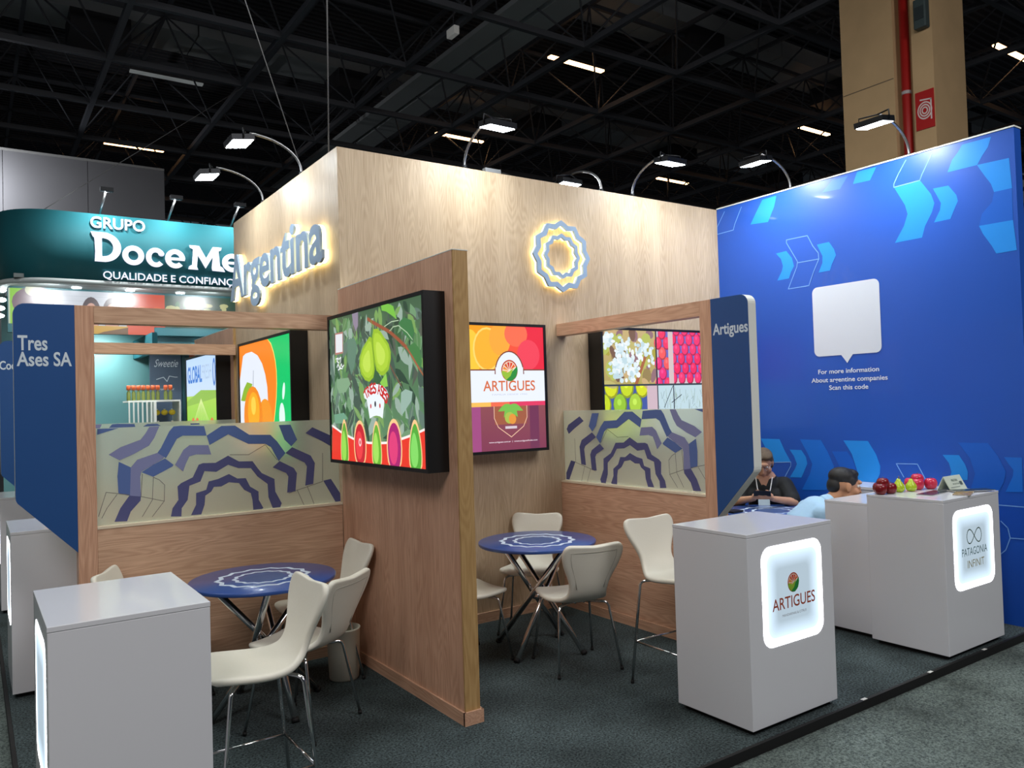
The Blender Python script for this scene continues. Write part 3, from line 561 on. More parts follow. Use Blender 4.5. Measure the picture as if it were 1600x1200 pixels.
# ------------------------------------------------------------------ raised letters and rosette on the oak box
def sign_letters(root, s, axis, plane, u0, z0, capz, wid, matf, matg, bold, gap, thick, name='letter'):
    full, _ = text_tris(s, bold); x0 = min(p[0] for p in full); x1 = max(p[0] for p in full); sx = wid/(x1-x0); sz = capz/cap()
    def endx(st):
        v, _ = text_tris(st+'|', 0); return max(p[0] for p in v)
    base = endx('')
    for i, ch in enumerate(s):
        if ch == ' ': continue
        v, f = text_tris(ch, bold); adv = endx(s[:i])-base if i else 0
        uv = [(u0+(x+adv-x0)*sx, z0+y*sz) for x, y in v]
        # boundary edges for the sides
        cnt = {}
        for q in f:
            for a_, b_ in zip(q, q[1:]+q[:1]): cnt[(a_, b_)] = cnt.get((a_, b_), 0)+1
        def slab(d0, d1):
            b = B(); n = len(uv)
            fn = (lambda d: [(plane-d, -u, z) for u, z in uv]) if axis == 'x' else (lambda d: [(u, plane-d, z) for u, z in uv])
            fs = [tuple(q) for q in f]+[tuple(j+n for j in q[::-1]) for q in f]
            for (a_, b_) in cnt:
                if (b_, a_) not in cnt: fs.append((a_, b_, b_+n, a_+n))
            b.add(fn(d1)+fn(d0), fs); return b
        o = slab(gap, gap+thick).build(name, matf, root)
        if matg: slab(gap*.35, gap-.002).build('glow_backing', matg, o, label='warm white LED glow behind the letter')
GREYB = M('grey_blue_acrylic', (150, 174, 200), .4)
WARM = M('warm_led', (255, 236, 176), .5, emit=3.2)
t = thing('letter_sign', 'raised backlit word Argentina in grey-blue letters on the oak box', 'sign', (0, 1.3, 2.76))
sign_letters(t, 'Argentina', 'x', -.0, -2.58, 2.765, .40, 2.42, GREYB, WARM, .022, .045, .02)
t = thing('rosette_sign', 'raised backlit rosette of two wavy grey-blue rings on the oak wall', 'sign', (1.96, 0, 2.9))
def wavy(name, r, wd, y0, y1, mat, par, c=(1.955, 2.91), lab=None):
    o = rosette(c[0], c[1], r, r*.055); i = rosette(c[0], c[1], r-wd, r*.055); n = len(o); vs = []; fs = []
    for y in (y0, y1): vs += [(p[0], y, p[1]) for p in o]+[(p[0], y, p[1]) for p in i]
    for k in range(n):
        j = (k+1) % n; fs += [(k, j, n+j, n+k), (2*n+k, 3*n+k, 3*n+j, 2*n+j), (k, 2*n+k, 2*n+j, j), (n+k, n+j, 3*n+j, 3*n+k)]
    return B().add(vs, fs).build(name, mat, par, label=lab)
for r, wd in ((.287, .045), (.182, .034)):
    o = wavy('wavy_ring', r, wd, -.055, -.035, GREYB, t); wavy('glow_backing', r-.004, wd-.008, -.033, -.012, WARM, o, lab='warm white LED glow behind the ring')

# ------------------------------------------------------------------ flood lamps on the wall tops
LAMPHEAD = M('lamp_housing', (28, 30, 34), .4, metal=.5)
LENS = M('lamp_lens', (240, 250, 255), .3, emit=26)
def flood(x, y, dx, dy, label, power=5.5, tilt=.16, col=(.90, .97, 1)):
    """pole curves up from the wall top and out along (dx,dy)"""
    t = thing('flood_lamp', label, 'lamp', (x, y, HB), 0, 'flood lamps on the wall tops')
    d = Vector((dx, dy, 0)); base = Vector((x, y, HB)); path = [base]
    for i in range(11):
        a = PI/2*i/10; path.append(base+d*(.40*(1-math.cos(a)))+Vector((0, 0, .03+.24*math.sin(a))))
    B().tube(path, .011, 8).build('pole', STEEL, t)
    B().tube([base+Vector((0, 0, .001)), base+Vector((0, 0, .03))], .02, 10).build('clamp', LAMPHEAD, t)
    sd = Vector((-dy, dx, 0)); c = base+d*.48+Vector((0, 0, .19)); nrm = (-d*math.sin(tilt)+Vector((0, 0, -1))*math.cos(tilt)); f2 = nrm.cross(sd)
    def bxo(c, hs, hf, h0, h1):
        b = B(); vs = []
        for k in (h0, h1):
            for s_, f_ in ((-1, -1), (1, -1), (1, 1), (-1, 1)): vs.append(c+sd*s_*hs+f2*f_*hf+nrm*k)
        b.add(vs, [(0, 1, 2, 3), (7, 6, 5, 4), (0, 4, 5, 1), (1, 5, 6, 2), (2, 6, 7, 3), (3, 7, 4, 0)]); return b
    h = bxo(c, .115, .085, -.03, .012).build('lamp_head', LAMPHEAD, t)
    bxo(c, .105, .075, .0125, .016).build('lens', LENS, h)
    b = B(); 
    for s_ in (-1, 1): b.tube([base+d*.43+Vector((0, 0, .268)), c+sd*s_*.12-nrm*.04+Vector((0,0,.03)), c+sd*s_*.122], .006, 6)
    b.build('bracket', LAMPHEAD, t)
    L = area('flood_light', c+nrm*.03, c+nrm*2, .16, .1, power, col, t)
    return t
flood(.03, 1.796, -1, 0, 'curved arm flood lamp above the start of the Argentina lettering')
flood(.03, .80, -1, 0, 'curved arm flood lamp above the end of the Argentina lettering')
flood(1.07, .03, 0, -1, 'curved arm flood lamp on the oak wall just left of the rosette')
flood(2.86, .03, 0, -1, 'curved arm flood lamp on the oak wall right of the rosette')
flood(2.5, .045, 0, 1, 'small flood lamp bending backwards behind the oak wall above the rosette', 5, .1)
flood(4.01, -.82, -1, 0, 'curved arm flood lamp on the left part of the blue wall', 9)
flood(4.01, -1.92, -1, 0, 'curved arm flood lamp on the blue wall in front of the concrete column', 9)

t = thing('junction_box', 'small grey box lying on top of the oak wall right of the lamp', 'box', (1.32, .03, HB))
B().box(1.25, 1.40, .005, .055, HB+.001, HB+.035).build('housing', M('grey_housing', (120, 122, 124), .5), t, .004); B().tube([(1.40, .03, HB+.015), (1.46, .035, HB+.02), (1.52, .03, HB+.006)], .005, 6).build('cord', BLACKM, t)
# ------------------------------------------------------------------ lit counters
def counter(x0, x1, y0, y1, label, side='y', art=None, h=1.0, panel=True):
    t = thing('counter', label, 'counter', ((x0+x1)/2, (y0+y1)/2, 0))
    box('plinth', BLACKM, (x0+.03, x1-.03, y0+.03, y1-.03, .0, .028), t)
    box('body', WHITE, (x0, x1, y0, y1, .0285, h-.019), t, .003)
    box('top', WHITE, (x0-.001, x1+.001, y0-.001, y1+.001, h-.0185, h), t, .002)
    if not panel: return t
    if side == 'y':
        a0, b0, a1, b1 = x0+.105, .41, x1-.10, .92; a = artY(y0-.001)
    else:
        a0, b0, a1, b1 = -y1+.10, .41, -y0-.10, .92; a = artX(x0-.001)
    o_ = rrect(a0, b0, a1, b1, .07); m_ = rrect(a0+.026, b0+.026, a1-.026, b1-.026, .055); n_ = rrect(a0+.045, b0+.045, a1-.045, b1-.045, .05); i_ = rrect(a0+.12, b0+.12, a1-.12, b1-.12, .03)
    a.band(o_, m_, (250, 252, 255), 1, (236, 246, 255), .9)
    a.band(m_, n_, (236, 246, 255), .5, (206, 228, 246), .20); a.band(n_, i_, (206, 228, 246), .20, (190, 210, 224), .13)
    a.poly(i_, (190, 210, 224), .13)
    p = a.build('light_panel', colmat('glow_panel', 4.2, .4), t, 'glowing white rounded panel')
    if art:
        b = artY(y0-.003) if side == 'y' else artX(x0-.003); art(b, (a0+a1)/2, (b0+b1)/2, a1-a0); b.build('logo', colmat('logo_print', 0, .5, .2), p)
    return t
def l_art(a, cx, cz, w):
    logo(a, cx, cz+.05, .047); a.text('ARTIGUES', cx, cz-.075, .06, (176, 78, 52), .008, 'c', .355); a.text('MANDARINAS & CITRUS', cx, cz-.115, .013, (150, 140, 140), 0, 'c', .2)
counter(1.018, 1.723, -2.6275, -2.127, 'white counter with the glowing ARTIGUES logo panel at the front edge', 'y', l_art)
def l_pat(a, cx, cz, w):
    pts = [(cx+.095*math.sin(t)/(1+math.cos(t)**2*.4), cz+.075+.10*math.sin(t)*math.cos(t)/(1+math.cos(t)**2*.2)) for t in [2*PI*i/40 for i in range(40)]]
    a.line(pts, .007, (96, 120, 96), closed=True); a.text('PATAGONIA', cx, cz-.045, .05, (92, 128, 130), 0, 'c', .33); a.text('INFINIT', cx+.01, cz-.125, .05, (170, 160, 110), 0, 'c', .22)
counter(2.853, 3.58, -2.6606, -2.149, 'white counter with the glowing PATAGONIA INFINIT panel beside the blue wall', 'y', l_pat)
counter(2.93, 3.58, -2.14, -1.775, 'lower plain white counter joined behind the infinity logo counter', panel=False, h=.925)
counter(-1.9525, -1.4375, -2.198, -1.517, 'nearest white counter at the bottom left with side glow', 'x')
counter(-1.9625, -1.45, .44, 1.12, 'white counter behind the Tres Ases SA board', 'x')
counter(-1.9525, -1.44, 2.95, 3.63, 'far white counter at the left edge beyond the Coo board', 'x')
box_c = thing('storage_cabinet', 'low white cabinet against the blue wall behind the fruit', 'cabinet', (3.7, -1.75, 0))
box('body', WHITE, (3.62, 3.95, -2.1, -1.42, .02, .93), box_c, .003); box('top', WHITE, (3.61, 3.955, -2.105, -1.415, .9305, .95), box_c); box('plinth', BLACKM, (3.65, 3.93, -2.07, -1.45, 0, .0195), box_c)

# ------------------------------------------------------------------ tables
TBLUE = M('table_blue', (52, 82, 150), .28, coat=.2)
def table(cx, cy, label, z=.74, r=.405, a0=113, bal=None):
    t = thing('round_table', label, 'table', (cx, cy, 0), 0, 'round blue cafe tables')
    B().lathe([(r-.004, 0), (r, .004), (r, .018), (r-.003, .022)], cx, cy, 56, z-.022).build('tabletop', TBLUE, t)
    B().lathe([(.26, 0), (.26, .012)], cx, cy, 28, z-.036).build('mounting_plate', BLACKM, t)
    a = Art((cx, cy, z), (1, 0, 0), (0, 1, 0)); q = lambda R_, s: rosette(0, 0, R_, R_*s, 14)
    a.band(q(.255, .05), q(.228, .05), (205, 220, 238)); a.band(q(.165, .05), q(.143, .05), (205, 220, 238)); a.poly(rosette(0, 0, .118, .005, 14), (70, 92, 140))
    a.build('rosette_print', PRINT, t, 'white wavy rings printed on the tabletop')
    for k in range(4):
        an = math.radians(a0+90*k); at = an+math.radians(158); p0 = Vector((cx+.33*math.cos(an), cy+.33*math.sin(an), .012)); p1 = Vector((cx+.27*math.cos(at), cy+.27*math.sin(at), z-.037))
        l = B().tube([p0, p1], .019, 12).build('leg', CHROME, t); d = (p1-p0).normalized()
        B().tube([p0-d*.01, p0+d*.012], .021, 12).build('rubber_foot', BLACKM, l)
    B().lathe([(.045, 0), (.05, .01), (.05, .03), (.045, .04)], cx, cy, 20, .345).build('hub', CHROME, t)
    return t
table(1.06, -.80, 'blue round table with white rosette in the right bay', a0=116)
table(-.78, -.66, 'blue round table with white rosette in the left bay behind the nearest counter', a0=100)
table(3.28, -1.05, 'blue round table by the blue wall in front of the woman', a0=60)
tt = thing('wallet', 'small black wallet on the table in front of the woman', 'wallet', (3.0, -.88, .741)); B().box(2.94, 3.07, -.93, -.83, .7415, .757).build('cover', BLACK, tt, .004); B().box(3.071, 3.078, -.90, -.88, .745, .752).build('clasp', CHROME, tt)

# ------------------------------------------------------------------ chairs
def shell_bm(h):
    prof = [  # y, z above seat, half width, side curl
     (.205, -.035, .135, 0), (.212, -.012, .165, 0), (.195, .004, .19, 0), (.14, .006, .212, .0), (.06, -.004, .22, .0), (-.03, -.012, .212, .0), (-.10, -.010, .185, .004), (-.155, .004, .155, .010),
     (-.198, .034, .132, .016), (-.226, .08, .124, .020), (-.246, .13, .136, .022), (-.262, .18, .160, .022), (-.278, .23, .186, .02), (-.292, .28, .203, .016), (-.304, .32, .206, .012), (-.313, .352, .194, .008), (-.317, .366, .165, .004)]
    n = 11; vs = []; fs = []
    for i, (y, z, w_, cu) in enumerate(prof):
        for k in range(n):
            s = -1+2*k/(n-1); zz = h+z; x = s*w_
            if i >= 14: zz -= (.014*(i-13)/3)*(1-abs(s))**1.0
            vs.append((x, y+cu*s*s, zz+(.012*s*s if i < 8 else 0)))
    for i in range(len(prof)-1):
        for k in range(n-1): fs.append((i*n+k, i*n+k+1, (i+1)*n+k+1, (i+1)*n+k))
    return vs, fs, prof, n
def make_chair(name, label, h, stool=False):
    t = thing(name, label, 'bar stool' if stool else 'chair')
    vs, fs, prof, n = shell_bm(h)
    if stool: vs = [(x, y if y > -.1 else -.1+(y+.1)*.68, z if z < h+.03 else h+.03+(z-h-.03)*.84) for x, y, z in vs]
    me = bpy.data.meshes.new('seat_shell'); me.from_pydata(vs, [], fs); me.materials.append(SHELL)
    me.polygons.foreach_set('use_smooth', [True]*len(fs)); o = bpy.data.objects.new('seat_shell', me); COL.objects.link(o); o.parent = t
    m = o.modifiers.new('s', 'SOLIDIFY'); m.thickness = TH = .032; m.offset = 1; m = o.modifiers.new('b', 'SUBSURF'); m.levels = m.render_levels = 2
    # stitched seam on the outside of the backrest
    L_ = [(i, 1) for i in range(9, 15)]+[(14, k) for k in range(1, 10)]+[(i, 9) for i in range(14, 8, -1)]
    pts = []
    for i, k in L_:
        v = vs[i*n+k]; pts.append((v[0]*.93, v[1]-TH-.0005-(.006 if i == 9 else 0), v[2]-.006))
    B().tube(pts, .0022, 5).build('seam', M('seam_thread', (176, 172, 160), .6), t)
    fz = h-.045; ft = .205 if stool else .215
    b = B()
    for s in (-1, 1): b.tube([(s*.03, .07, fz), (s*.03, -.09, fz)], .009, 8)
    b.tube([(-.05, .05, fz), (.05, .05, fz)], .009, 8); b.tube([(-.05, -.07, fz), (.05, -.07, fz)], .009, 8)
    b.build('under_frame', CHROME, t)
    for sx in (-1, 1):
        for sy in (-1, 1):
            top = (sx*.15, sy*.125-.01, fz-.002); kn = (sx*.172, sy*.145-.01, fz-.026); foot = (sx*ft, sy*ft-.01, .008)
            l = B().tube([(sx*.04, sy*.055-.01, fz), top, (sx*.165, sy*.139-.01, fz-.010), kn, foot], .0085, 8).build('leg', CHROME, t)
            B().tube([(foot[0], foot[1], .0), (foot[0]-sx*.001, foot[1]-sy*.001, .02)], .011, 8).build('rubber_foot', BLACKM, l)
    if stool:
        q = (fz-.026-.25)/(fz-.034); e = .172+(ft-.172)*q; ey = .145+(ft-.145)*q
        c = [(-e, -ey-.01, .25), (e, -ey-.01, .25), (e, ey-.01, .25), (-e, ey-.01, .25)]
        for a_, b_ in zip(c, c[1:]+c[:1]): B().tube([a_, b_], .006, 8).build('footrest', CHROME, t)
    return t
def dup(root):
    def rec(o, par):
        c = o.copy(); COL.objects.link(c); c.parent = par
        for ch in list(o.children): rec(ch, c)
        return c
    return rec(root, None)
def place(o, x, y, fx, fy, label, group):
    o.location = (x, y, 0); o.rotation_euler = (0, 0, math.atan2(fy, fx)-PI/2); o['label'] = label; o['group'] = group
ch0 = make_chair('cafe_chair', '', .46); cg = 'white shell chairs around the tables'
place(ch0, 1.05, -1.20, .25, .97, 'white shell chair with its back to us at the right bay table', cg)
for x, y, fx, fy, lb in (
  (1.30, -.38, -.73, -.68, 'white shell chair against the oak wall behind the right bay table'),
  (.57, -.67, 1, 0, 'white shell chair half hidden behind the middle partition at the right bay table'),
  (-.70, -1.03, -.57, .82, 'white shell chair with its back to us at the left table beside the stool'),
  (-.375, -.37, -1, 0, 'white shell chair with its back against the middle partition face'),
  (-1.25, -.37, .9, -.42, 'white shell chair in the left corner mostly hidden by the nearest counter'),
  (2.985, -1.455, .88, .3, 'white shell chair under the man in the light blue shirt'),
  (3.69, -.70, -.82, -.57, 'white shell chair under the woman in black by the blue wall')):
    c_ = dup(ch0); place(c_, x, y, fx, fy, lb, cg)
    if 'light blue' in lb: c_.scale = (1, 1, .9)
st0 = make_chair('bar_stool', '', .66, True); sg = 'white bar stools behind the counters'
place(st0, -1.205, -1.90, -1, 0, 'white bar stool beside the nearest counter at the bottom left', sg)
place(dup(st0), 1.29, -1.905, 0, -1, 'white bar stool behind the ARTIGUES logo counter', sg)
t = thing('waste_bin', 'plain off-white waste bin on the carpet beside the middle partition', 'bin', (-.19, -.80, 0))
t.location = (-.235, -.48, 0)
B().lathe([(.088, 0), (.092, .01), (.104, .30), (.107, .305), (.107, .315), (.100, .315), (.090, .02)], -.235, -.48, 28).build('bucket', M('bin_plastic', (208, 206, 190), .5), t)

# ------------------------------------------------------------------ fruit, sign and magazines on the counter
def fruit(x, y, r, kind, label, grp, z=1.0, rz=0):
    colr = {'dark': (120, 20, 26), 'pink': (196, 44, 74), 'green': (176, 200, 44)}[kind]
    t = thing({'green': 'pear'}.get(kind, 'apple'), label, {'green': 'pear'}.get(kind, 'apple'), (x, y, z), 0, grp)
    if kind == 'green': pr = [(.25, .0), (.62, .06), (.92, .35), (1, .75), (.9, 1.2), (.62, 1.6), (.42, 1.9), (.33, 2.15), (.16, 2.3), (.02, 2.28)]
    else: pr = [(.3, .05), (.55, .0), (.85, .22), (1.0, .7), (1.02, 1.1), (.9, 1.5), (.6, 1.76), (.3, 1.74), (.08, 1.58), (.01, 1.5)]
    B().lathe([(p*r, q*r) for p, q in pr], x, y, 20, z+.001).build('flesh', M('fruit_'+kind, colr, .25, noise=.35, nscale=25), t)
    hz = z+(2.28 if kind == 'green' else 1.5)*r; B().tube([(x, y, hz), (x+.004, y, hz+r*.28), (x+.010, y+.003, hz+r*.5)], .0022, 5).build('stem', M('stem', (84, 60, 34), .7), t)
for i, (x, y, z) in enumerate(((2.90, -2.225, 1.0), (2.985, -2.245, 1.0), (2.955, -2.18, 1.0), (2.945, -2.215, 1.035))):
    fruit(x, y, .040, 'dark', ['dark red apple at the left end of the fruit on the counter', 'dark red apple nearest the green pears', 'dark red apple at the back of the dark red pile', 'dark red apple on top of the dark red pile'][i], 'dark red apples', z)
for i, (x, y, z) in enumerate(((3.10, -2.24, 1.0), (3.19, -2.275, 1.0), (3.165, -2.20, 1.0))):
    fruit(x, y, .037, 'green', ['green pear next to the dark red apples', 'green pear nearest the pink apples', 'green pear at the back between its two neighbours'][i], 'green pears', z)
for i, (x, y, z) in enumerate(((3.30, -2.26, 1.0), (3.40, -2.30, 1.0), (3.34, -2.19, 1.0), (3.345, -2.235, 1.03))):
    fruit(x, y, .042, 'pink', ['pink apple next to the green pears', 'pink apple nearest the tent card', 'pink apple at the back of the pink pile', 'pink apple on top of the pink pile'][i], 'pink apples', z)
t = thing('tent_card', 'pale printed tent card standing on the counter behind the magazines', 'sign', (3.42, -2.44, 1.0))
B().prism([(0, 0), (.05, .095), (.054, .095), (.10, 0), (.094, 0), (.052, .088), (.006, 0)], lambda u, z: (3.34, -2.47+u, 1.001+z), lambda u, z: (3.56, -2.47+u, 1.001+z)).build('card', M('card_paper', (206, 214, 196), .5), t)
a = Art((3.34, -2.4712, 1.001), (1, 0, 0), (0, .466, .885)); a.text('FRUTAS', .11, .066, .016, (84, 104, 92), .01, 'c'); a.text('ARGENTINA', .11, .042, .011, (96, 112, 100), .0, 'c'); a.rect(.16, .035, .195, .062, (90, 100, 90)); a.rect(.02, .022, .14, .027, (140, 150, 140)); a.build('lettering', PRINT, t)
for i, (x, y, rz, c, lb, z) in enumerate(((3.16, -2.44, .1, (52, 56, 62), 'dark magazine lying left on the logo counter', 1.001), (3.42, -2.56, -.5, (40, 50, 44), 'dark green magazine lying on top of the others', 1.007), (3.28, -2.58, .35, (150, 120, 62), 'ochre brochure at the front edge of the counter', 1.001))):
    t = thing('magazine', lb, 'magazine', (x, y, z), rz, 'magazines on the counter')
    b = B().box(-.14, .14, -.05, .05, 0, .0045); t.rotation_euler = (0, 0, 0); 
    ca, sa = math.cos(rz), math.sin(rz); b.v = [(x+p[0]*ca-p[1]*sa, y+p[0]*sa+p[1]*ca, z+p[2]) for p in b.v]; b.build('pages', M('paper', (200, 200, 195), .6), t)
    b = B().box(-.141, .141, -.051, .051, .0047, .0056); b.v = [(x+p[0]*ca-p[1]*sa, y+p[0]*sa+p[1]*ca, z+p[2]) for p in b.v]; b.build('cover', M('cover%d' % i, c, .25), t)

# ------------------------------------------------------------------ people
def blob(name, parts, mat, parent, vox=.007, smooth=3, label=None):
    """parts: ('c', [points], [radii]) tapered chains or ('e', centre, radii, rot). Fused into one continuous surface."""
    b = B()
    for p in parts:
        if p[0] == 'c':
            pts, rs = p[1], p[2]
            for i in range(len(pts)-1): b.tube([pts[i], pts[i+1]], [rs[i], rs[i+1]], 12)
            for q, r in zip(pts, rs): b.ell(q, (r, r, r), 12, 8)
        else: b.ell(p[1], p[2], 18, 12, p[3] if len(p) > 3 else None)
    o = b.build(name, mat, parent, label=label)
    m = o.modifiers.new('r', 'REMESH'); m.mode = 'VOXEL'; m.voxel_size = vox; m.use_smooth_shade = True
    m = o.modifiers.new('s', 'SMOOTH'); m.factor = .5; m.iterations = smooth
    return o
def head_parts(T, R_, K=1.0):
    """head in its own frame (+y face, z up, origin at skull centre) mapped by T + R_"""
    def E(c, r, rr=None): return ('e', T+R_ @ Vector(c)*K, tuple(x*K for x in r), R_)
    P = [E((0, -.012, .02), (.074, .094, .088)), E((0, .03, -.045), (.060, .062, .072)), E((0, .062, -.088), (.028, .028, .024)), E((0, .088, .038), (.052, .014, .018)),
         E((0, .10, -.012), (.012, .016, .030)), E((0, .112, -.026), (.013, .013, .012)), E((0, .088, -.056), (.024, .013, .008)), E((0, .086, -.066), (.021, .012, .007)),
         E((.046, .062, -.03), (.026, .026, .028)), E((-.046, .062, -.03), (.026, .026, .028)), E((.052, .02, -.068), (.014, .04, .022)), E((-.052, .02, -.068), (.014, .04, .022))]
    for s in (-1, 1): P += [E((s*.078, -.005, -.008), (.009, .019, .031)), E((s*.074, -.002, -.03), (.010, .012, .014))]
    return P
def eyes(T, R_, par, K=1.0):
    for s in (-1, 1):
        o = B().ell(T+R_ @ Vector((s*.031, .0775, .012))*K, (.012, .012, .011), 10, 6).build('eye', M('eye_white', (225, 222, 216), .2), par)
        B().ell(T+R_ @ Vector((s*.031, .0868, .012))*K, (.0055, .0045, .0055), 8, 5).build('iris', M('iris', (46, 30, 22), .2), o)
        B().ell(T+R_ @ Vector((s*.031, .0915, .034))*K, (.017, .006, .004), 10, 6, R_).build('eyebrow', M('brow_hair', (36, 28, 24), .8), par)
def hand(P, wrist, palm, tips, rad=.0078):
    """palm point, list of (knuckle, mid, tip)"""
    P.append(('c', [wrist, palm], [.022, .026])); P.append(('e', palm, (.034, .034, .020)))
    for q in tips: P.append(('c', list(q), [rad*1.1, rad, rad*.95, rad*.8][:len(q)]))
V = Vector
SKIN = M('skin', (196, 148, 118), .5, noise=.06, nscale=12); SKIN2 = M('skin_tan', (188, 136, 100), .5, noise=.06, nscale=12)
# --- woman in black at the far table, head bowed over her phone. Local frame: fwd
def frame_of(fx, fy):
    f = V((fx, fy, 0)).normalized(); r = V((f.y, -f.x, 0)); return f, r
W0 = V((3.67, -.68, 0)); f, r = frame_of(-.82, -.57)
def w(a, b, z): return W0+r*a+f*b+V((0, 0, z))
wm = thing('person', 'person in black top with lanyard badge, looking down at a phone at the far table', 'person', tuple(W0))
Rw = Matrix((r, f, V((0, 0, 1)))).transposed(); Rh = Rw @ Matrix.Rotation(-.55, 3, 'X'); Hc = w(0, .10, 1.10)
P = head_parts(Hc, Rh); P += [('c', [w(0, .02, .95), w(0, .075, 1.05)], [.052, .046]), ('c', [w(0, -.04, .52), w(0, -.03, .75), w(0, 0, .93)], [.125, .12, .11]), ('c', [w(-.11, -.01, .90), w(.11, -.01, .90)], [.052, .052])]
ha = []
for s in (-1, 1):
    sh = w(s*.165, -.01, .90); el = w(s*.245, .16, .765) ; wr_ = w(s*.075, .33, .815)
    P.append(('c', [sh, el, wr_], [.052, .040, .024])); pm = w(s*.055, .37, .845)
    hand(P, wr_, pm, [(w(s*.055+s*.012*k-.0, .385, .845+.012*(1.5-k)), w(s*.03, .405-.004*k, .862-.014*k), w(s*.006, .40, .862-.014*k)) for k in range(4)]+[(w(s*.06, .37, .865), w(s*.045, .385, .888), w(s*.028, .395, .892))])
for s in (-1, 1): P.append(('c', [w(s*.09, -.02, .53), w(s*.11, .36, .54), w(s*.11, .38, .10), w(s*.11, .46, .05)], [.085, .06, .042, .036]))
blob('body', P, SKIN, wm, .0075, 2)
eyes(Hc, Rh, wm)
P = [('c', [w(0, -.04, .50), w(0, -.035, .72), w(0, -.01, .89)], [.155, .150, .135]), ('c', [w(-.13, -.012, .885), w(.13, -.012, .885)], [.078, .078]), ('e', w(-.06, .05, .80), (.09, .09, .085)), ('e', w(.06, .05, .80), (.09, .09, .085))]
for s in (-1, 1): P.append(('e', w(s*.150, -.01, .895), (.088, .088, .075)))
for s in (-1, 1): P.append(('c', [w(s*.160, -.01, .885), w(s*.218, .09, .79), w(s*.224, .13, .775)], [.086, .078, .074]))
blob('black_top', P, M('black_cloth', (16, 18, 20), .8), wm, .009, 4)
B().prism([(-.055, 0), (0, -.13), (.055, 0)], lambda u, z: tuple(w(u, .128-.0*z+.12*z, .985+z)), lambda u, z: tuple(w(u, .118+.12*z, .985+z))).build('neckline', SKIN, wm)
P = [('c', [w(-.09, -.02, .53), w(-.11, .34, .55), w(-.11, .38, .14)], [.10, .075, .06]), ('c', [w(.09, -.02, .53), w(.11, .34, .55), w(.11, .38, .14)], [.10, .075, .06])]
blob('trousers', P, M('dark_trousers', (24, 26, 34), .8), wm, .012, 3)
blob('hair', [('e', Hc+Rh @ V((0, -.03, .04)), (.084, .094, .082), Rh), ('e', Hc+Rh @ V((.03, .02, .085)), (.055, .06, .03), Rh), ('e', Hc+Rh @ V((-.03, .015, .085)), (.055, .06, .03), Rh), ('e', Hc+Rh @ V((.066, -.03, -.01)), (.022, .05, .06), Rh), ('e', Hc+Rh @ V((-.066, -.03, -.01)), (.022, .05, .06), Rh)], M('hair_brown', (86, 70, 52), .7, noise=.5, nscale=60), wm, .006, 1)
b = B()
for s in (-1, 1): b.tube([Hc+Rh @ V((s*.031+.019*math.cos(t_), .106, .010+.017*math.sin(t_))) for t_ in [2*PI*i/12 for i in range(13)]], .0018, 5); b.tube([Hc+Rh @ V((s*.05, .104, .015)), Hc+Rh @ V((s*.08, .03, .012))], .0018, 5)
b.build('glasses', M('glasses_metal', (200, 205, 210), .2, metal=.8), wm)
b = B()
for s in (-1, 1): b.tube([w(s*.07, .07, .97), w(s*.055, .145, .88), w(s*.03, .175, .79)], .0045, 6)
b.build('lanyard', M('lanyard', (225, 225, 225), .6), wm)
Bd = B().box(-.048, .048, 0, .003, 0, .085); Bd.v = [tuple(w(p[0], .20+p[1]+p[2]*-.12, .755+p[2]-.045)) for p in Bd.v]; Bd.build('badge', M('badge_paper', (205, 222, 226), .4), wm)
ph = thing('phone', 'black phone held in both hands by the person in black', 'phone', tuple(w(0, .39, .86)))
Bd = B().box(-.07, .07, 0, .009, 0, .07); Bd.v = [tuple(w(p[0], .393+p[1]+p[2]*.5, .842+p[2]*.7)) for p in Bd.v]; Bd.build('case', BLACK, ph, .002)
Bd = B().box(-.064, .064, -.001, -.0002, .004, .066); Bd.v = [tuple(w(p[0], .393+p[1]+p[2]*.5, .842+p[2]*.7)) for p in Bd.v]; Bd.build('display', M('phone_display', (40, 44, 52), .1), ph)
# --- man in light blue shirt, leaning forward, seen in profile
M0 = V((2.985, -1.455, 0)); f, r = frame_of(.88, -.476)
mm = thing('person', 'person with short black hair in a light blue shirt, leaning forward in profile', 'person', tuple(M0))
def w(a, b, z): return M0+r*a+f*b+V((0, 0, z))
Hc = w(0, .43, .985); ff, rr = frame_of(.84, -.54); Rm = Matrix((rr, ff, V((0, 0, 1)))).transposed(); Rh = Rm @ Matrix.Rotation(-.22, 3, 'X')
P = head_parts(Hc, Rh, 1.12)+[('c', [w(0, .26, .83), w(0, .38, .92)], [.062, .056]), ('c', [w(0, -.02, .54), w(0, .09, .69), w(0, .21, .80)], [.13, .125, .11])]
for s in (-1, 1):
    if s > 0: el = w(.15, .16, .58); wr_ = w(.09, .27, .56); pm = w(.08, .32, .56)
    else: el = w(-.20, .16, .60); wr_ = w(-.12, .27, .57); pm = w(-.11, .32, .57)
    P.append(('c', [w(s*.165, .20, .79), el, wr_], [.056, .044, .028])); d = V((pm-wr_)).normalized(); sd = d.cross(V((0, 0, 1))).normalized()
    hand(P, wr_, pm, [(pm+d*.03+sd*(.012*(k-1.5)*1.5), pm+d*.06+sd*(.019*(k-1.5))-V((0, 0, .006)), pm+d*(.085-.004*abs(k-1.5))+sd*(.019*(k-1.5))-V((0, 0, .02))) for k in range(4)]+[(pm+sd*-.02*s, pm+d*.02-sd*.04*s, pm+d*.045-sd*.045*s)], .0085)
for s in (-1, 1): P.append(('c', [w(s*.09, 0, .55), w(s*.11, .38, .50), w(s*.11, .34, .10), w(s*.11, .44, .05)], [.09, .065, .048, .038]))
blob('body', P, SKIN2, mm, .0075, 2)
eyes(Hc, Rh, mm, 1.12)
